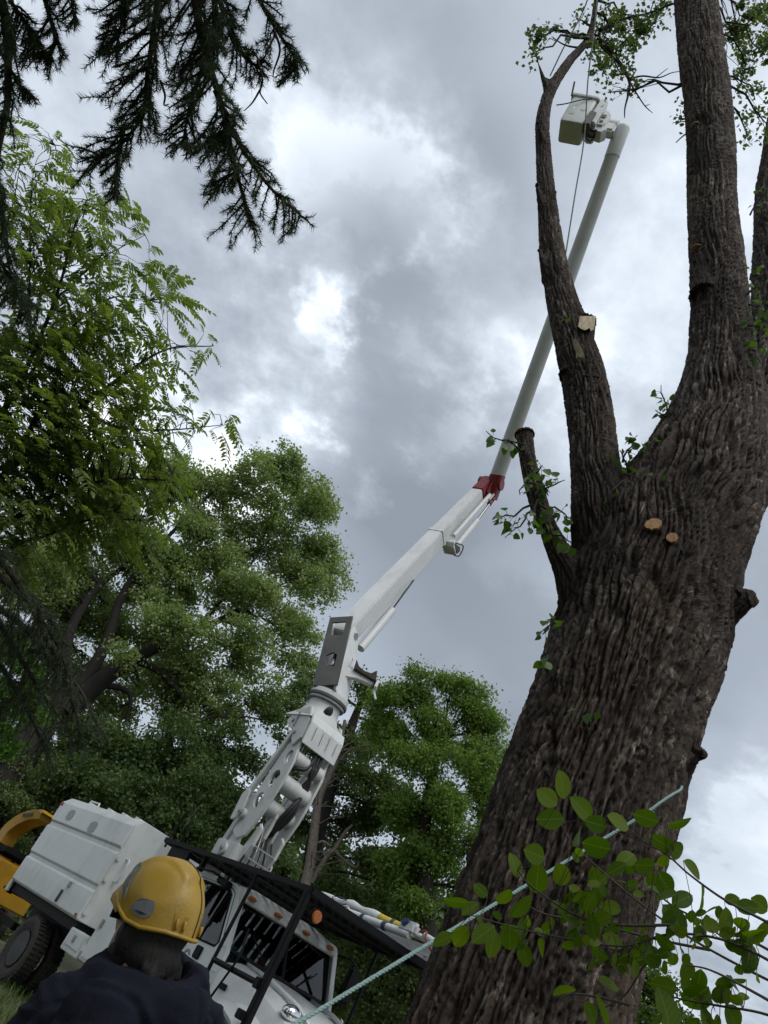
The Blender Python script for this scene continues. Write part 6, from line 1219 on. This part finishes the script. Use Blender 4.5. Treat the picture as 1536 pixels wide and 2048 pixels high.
# ------------------------------------------------------------------ round-leaved shrub in the foreground
def build_shrub():
    random.seed(51); r = np.random.default_rng(51); LM = leaf_mat('buckthorn_leaf', (0.072, 0.128, 0.008), .55, tcol=(1.2, 1.45, .25), rough=.55, spec=.22, var=.5, hue=.05)
    nt = LM.node_tree; N = nt.nodes.new; Lk = nt.links.new; tc = N('ShaderNodeTexCoord'); sp = N('ShaderNodeSeparateXYZ'); Lk(tc.outputs['Object'], sp.inputs[0])      # pale midrib and side veins
    def mth(op, a, b):
        m = N('ShaderNodeMath'); m.operation = op
        for i, v in enumerate((a, b)):
            if isinstance(v, (int, float)): m.inputs[i].default_value = v
            elif v is not None: Lk(v, m.inputs[i])
        return m.outputs[0]
    ay = mth('ABSOLUTE', sp.outputs[1], None); rib = mth('LESS_THAN', ay, .0009); side = mth('LESS_THAN', mth('PINGPONG', mth('SUBTRACT', sp.outputs[0], mth('MULTIPLY', ay, .9)), .0038), .0005); vein = mth('MULTIPLY', mth('MAXIMUM', rib, mth('MULTIPLY', side, .6)), .55)
    hs = [n for n in nt.nodes if n.type == 'HUE_SAT'][0]; mxv = N('ShaderNodeMix'); mxv.data_type = 'RGBA'; Lk(vein, mxv.inputs[0]); mxv.inputs[7].default_value = (.17, .24, .06, 1); dst = [l.to_socket for l in hs.outputs[0].links]; Lk(hs.outputs[0], mxv.inputs[6])
    for d_ in dst: Lk(mxv.outputs[2], d_)
    base = np.array([1.9, .9, 0.0]); root = empty('buckthorn_shrub', base, 0, 'leafy green shrub with round leaves in the right foreground', 'shrub'); tw = Twigs(); mes = []
    for k in range(5): m = leaf_mesh(.052, (.036, .039, .042, .033, .037)[k], 8, (.05, .18, .10, .25, -.05)[k], (.1, .25, .15, .3, .2)[k], 1.0); m.materials.append(LM); mes.append(m)
    RG = 1.62
    stems = [[(1640, 1990), (1536, 1920), (1440, 1878), (1340, 1868), (1250, 1892), (1150, 1880), (1050, 1860), (940, 1830)], [(1640, 2010), (1536, 1960), (1430, 1905), (1340, 1850), (1260, 1790), (1190, 1730), (1140, 1680), (1105, 1610)], [(1640, 1900), (1536, 1845), (1450, 1800), (1380, 1750), (1340, 1715), (1300, 1690)], [(1640, 2080), (1536, 2030), (1440, 2012), (1370, 2000), (1300, 1980)], [(1420, 1900), (1320, 1880), (1200, 1850), (1080, 1825), (1040, 1790)], [(1340, 1850), (1240, 1850), (1150, 1830), (1060, 1770), (1035, 1740)], [(1260, 2010), (1200, 1995), (1150, 1988), (1120, 1995)], [(1640, 1960), (1500, 1880), (1400, 1840), (1330, 1800), (1280, 1740), (1290, 1650)], [(1640, 2060), (1500, 1980), (1420, 1940), (1370, 1930)], [(1340, 1880), (1290, 1930), (1250, 1990), (1200, 2020)], [(1500, 2140), (1430, 2050), (1400, 1990), (1390, 1950)]]
    S = []
    for i, l in enumerate(stems):
        q = cat_curve([at(a, b, RG + .10 * math.sin(i * 2.1) + .0006 * (1640 - a) * (.2 if i % 2 else -.1)) for a, b in l], 6); tw.add(q, np.linspace(.0026, .0010, len(q)), 6); S.append(q)
    hub = at(1640, 1990, RG); root_pt = np.array([base[0], base[1], 0.0])
    for l in (S[0], S[1], S[2], S[3], S[7], S[8], S[10]): limb(tw, root_pt + unit(1, r)[0] * [.05, .05, 0], l[0], .007, .0027, .1, 8, .02, 6)
    A = np.vstack(S)
    big = [(1125, 1571, 55, 100), (1096, 1597, 46, 140), (1102, 1638, 52, 180), (1163, 1613, 64, 125), (1188, 1645, 56, 160), (1153, 1666, 50, 100), (1235, 1645, 52, 150), (1295, 1638, 46, 165), (1361, 1646, 52, 5), (1067, 1704, 50, 150), (1032, 1734, 46, 95), (1074, 1760, 54, 85), (1122, 1748, 48, 110), (915, 1802, 48, 170), (937, 1814, 46, 200), (962, 1783, 34, 140), (1009, 1788, 46, 60), (1044, 1813, 64, 40), (885, 1875, 46, 190), (922, 1872, 48, 230), (960, 1862, 62, 200), (983, 1886, 52, 250), (1020, 1881, 48, 270), (1048, 1907, 44, 280), (1193, 1694, 58, 170), (1244, 1713, 50, 190), (1286, 1727, 48, 170), (1328, 1690, 46, 150), (1356, 1704, 46, 330), (1384, 1736, 46, 320), (1328, 1764, 48, 300), (1333, 1797, 50, 200), (1365, 1802, 46, 20), (1403, 1792, 52, 80), (1188, 1792, 50, 90), (1174, 1808, 46, 250), (1146, 1834, 46, 160), (1202, 1839, 46, 200), (1351, 1844, 62, 130), (1452, 1850, 46, 80), (1482, 1860, 42, 40), (1503, 1862, 42, 10), (1528, 1867, 62, 60), (1421, 1853, 40, 170), (1440, 1826, 26, 80), (1461, 1799, 26, 20), (1491, 1811, 40, 10), (1519, 1808, 42, 320), (1480, 1893, 42, 350), (1503, 1923, 56, 60), (1372, 1939, 46, 100), (1398, 1962, 42, 80), (1372, 1972, 40, 120), (1398, 1996, 60, 230), (1333, 1976, 46, 170), (1440, 1993, 36, 10), (1445, 1967, 30, 0), (1473, 1974, 36, 320), (1487, 1995, 26, 10), (1426, 2011, 42, 300), (1342, 2034, 70, 90), (1466, 2035, 62, 300), (1130, 1988, 48, 200), (1202, 2014, 58, 290), (1181, 2023, 46, 300), (1219, 1974, 50, 330), (1412, 2040, 46, 300), (1310, 2040, 40, 220)]
    cnt = 0
    def put(x, y, ln, ang, dr=0.0):
        nonlocal cnt
        # the petiole runs back to the nearest stem
        p0 = at(x, y, RG); j = int(np.argmin(np.linalg.norm(A - p0, axis=1))); g = np.linalg.norm(A[j] - CC) + dr; a = R(ang); d = CX * math.cos(a) + CY * math.sin(a) + CF * random.gauss(0, .30); L = ln / FPX * g * random.uniform(.78, .98); st = at(x - math.cos(a) * ln * .5, y + math.sin(a) * ln * .5, g)
        nm = -CF * random.uniform(.5, 1) + np.array([0, 0, random.uniform(.0, .9)]) + unit(1, r)[0] * .45; place_leaf(random.choice(mes), st, d, nm, L / .05, root, base); cnt += 1
        js = A[max(0, min(len(A) - 1, j))]; tw.add([js, (js + st) / 2 + unit(1, r)[0] * .003, st], [.0008, .0007, .0006], 3)
    for x, y, ln, ang in big: put(x, y, ln, ang, random.gauss(0, .03))
    reg = [(1100, 1790, 1330, 1930, 50), (1150, 1680, 1340, 1800, 30), (1330, 1700, 1420, 1900, 26), (1380, 1860, 1536, 2048, 30), (1240, 1900, 1380, 1960, 20), (960, 1830, 1110, 1910, 16), (1420, 1780, 1536, 1880, 12)]
    for x0, y0, x1, y1, n in reg:
        for k in range(int(n * .8)):
            for tr in range(30):                                      # only where a stem is close by
                x, y = random.uniform(x0, x1), random.uniform(y0, y1)
                if np.linalg.norm(A - at(x, y, RG), axis=1).min() < .045 + .10 * random.random() * (tr > 20): break
            put(x, y, random.uniform(20, 42) * (.78 if x > 1340 else 1), random.uniform(0, 360), random.gauss(.02, .04))
    link('stem', tw.mesh(base), mat('shrub_stem', (.055, .045, .035), .8), root, True); print('shrub leaves', cnt)
build_shrub()

# ------------------------------------------------------------------ ropes
def rope_mat(name, c1, c2, scale):
    m = bpy.data.materials.new(name); m.use_nodes = True; nt = m.node_tree; N = nt.nodes.new; L = nt.links.new; b = nt.nodes['Principled BSDF']; tc = N('ShaderNodeTexCoord'); v = N('ShaderNodeTexVoronoi'); v.inputs['Scale'].default_value = scale; L(tc.outputs['Object'], v.inputs['Vector'])
    ra = N('ShaderNodeValToRGB'); L(v.outputs['Distance'], ra.inputs[0]); ra.color_ramp.elements[0].color = (*c1, 1); ra.color_ramp.elements[0].position = .3; ra.color_ramp.elements[1].color = (*c2, 1); ra.color_ramp.elements[1].position = .75; L(ra.outputs[0], b.inputs['Base Color']); b.inputs['Roughness'].default_value = .85; return m
def strand_rope(P, r, twist, name, mt, label, cat):
    """three twisted strands"""
    P = np.asarray(P); seg = np.linalg.norm(np.diff(P, axis=0), axis=1); arc = np.concatenate([[0], np.cumsum(seg)]); n = int(arc[-1] / (r * 1.6)); s = np.linspace(0, arc[-1], n); Q = np.stack([np.interp(s, arc, P[:, k]) for k in range(3)], 1); T = np.gradient(Q, axis=0); T /= np.linalg.norm(T, axis=1)[:, None]; ref = np.cross(T, [.1, .2, .97]); ref /= np.linalg.norm(ref, axis=1)[:, None]; b2 = np.cross(T, ref); o = empty(name, P[0], 0, label, cat)
    for k in range(3):
        a = s * twist + k * 2.094; C = Q + (ref * np.cos(a)[:, None] + b2 * np.sin(a)[:, None]) * r * .5 - P[0]; MB().tube(C, r * .58, 6).build('strand', mt, o, smooth=True)
    return o
TEAL = rope_mat('teal_rope', (.27, .38, .355), (.14, .235, .22), 260); WL = rope_mat('pale_line', (.30, .34, .34), (.12, .14, .15), 300)
def build_ropes():
    t = LIMB['trunk']; rh = np.array([CX[0], CX[1], 0.0]); rh = np.array([1.0, 0.0, 0.0]); back = []
    def pix(P): d = P - CC; z = d @ CF; return np.array([768 + FPX * (d @ CX) / z, 1024 - FPX * (d @ CY) / z])
    j = min(range(len(t)), key=lambda k: abs(pix(t[k, :3] + rh * t[k, 3])[1] - 1575)); c = t[j, :3]; rad = t[j, 3]; edge = c + rh * rad * 1.0
    for k in range(0, 10): an = R(18 * k); back.append(c + np.array([math.cos(an), math.sin(an), 0]) * rad * (1.03 if k < 3 else .98))
    px0 = pix(back[0]); front = [at(1362, 1578, 5.22), at(1345, 1589, 5.02), at(1322, 1604, 4.88), at(1285, 1630, 4.74), at(1150, 1712, 4.35), at(870, 1880, 3.6), at(600, 2043, 3.05), at(480, 2114, 2.85), at(330, 2215, 2.65)]
    lo = front[-1].copy(); tail = [lo + [-.25, -.1, -lo[2] * .6], np.array([lo[0] - .5, lo[1] - .2, .02]), np.array([lo[0] - .9, lo[1] - .4, .02])]
    strand_rope(cat_curve(back[::-1] + front + tail, 10), .0080, 110, 'rigging_rope', TEAL, 'taut pale teal rope running from the big trunk down to the lower left', 'rope')
    P = [at(1197, -70, 11.5), at(1193, 10, 11.2), at(1187, 70, 10.9), at(1176, 160, 10.6), at(1168, 280, 10.2), at(1150, 390, 9.6), at(1131, 510, 9.0), at(1122, 560, 8.8)]
    strand_rope(cat_curve(P, 8), .008, 110, 'climbing_line', WL, 'thin grey line hanging past the bucket beside the left limb', 'rope')
    P = [at(1188, -40, 11.3), at(1165, 25, 11.2), at(1130, 90, 11.0), at(1100, 152, 10.9)]
    strand_rope(cat_curve(P, 8), .008, 110, 'tag_line', WL, 'thin grey line slanting into the high fork left of the bucket', 'rope')
build_ropes()
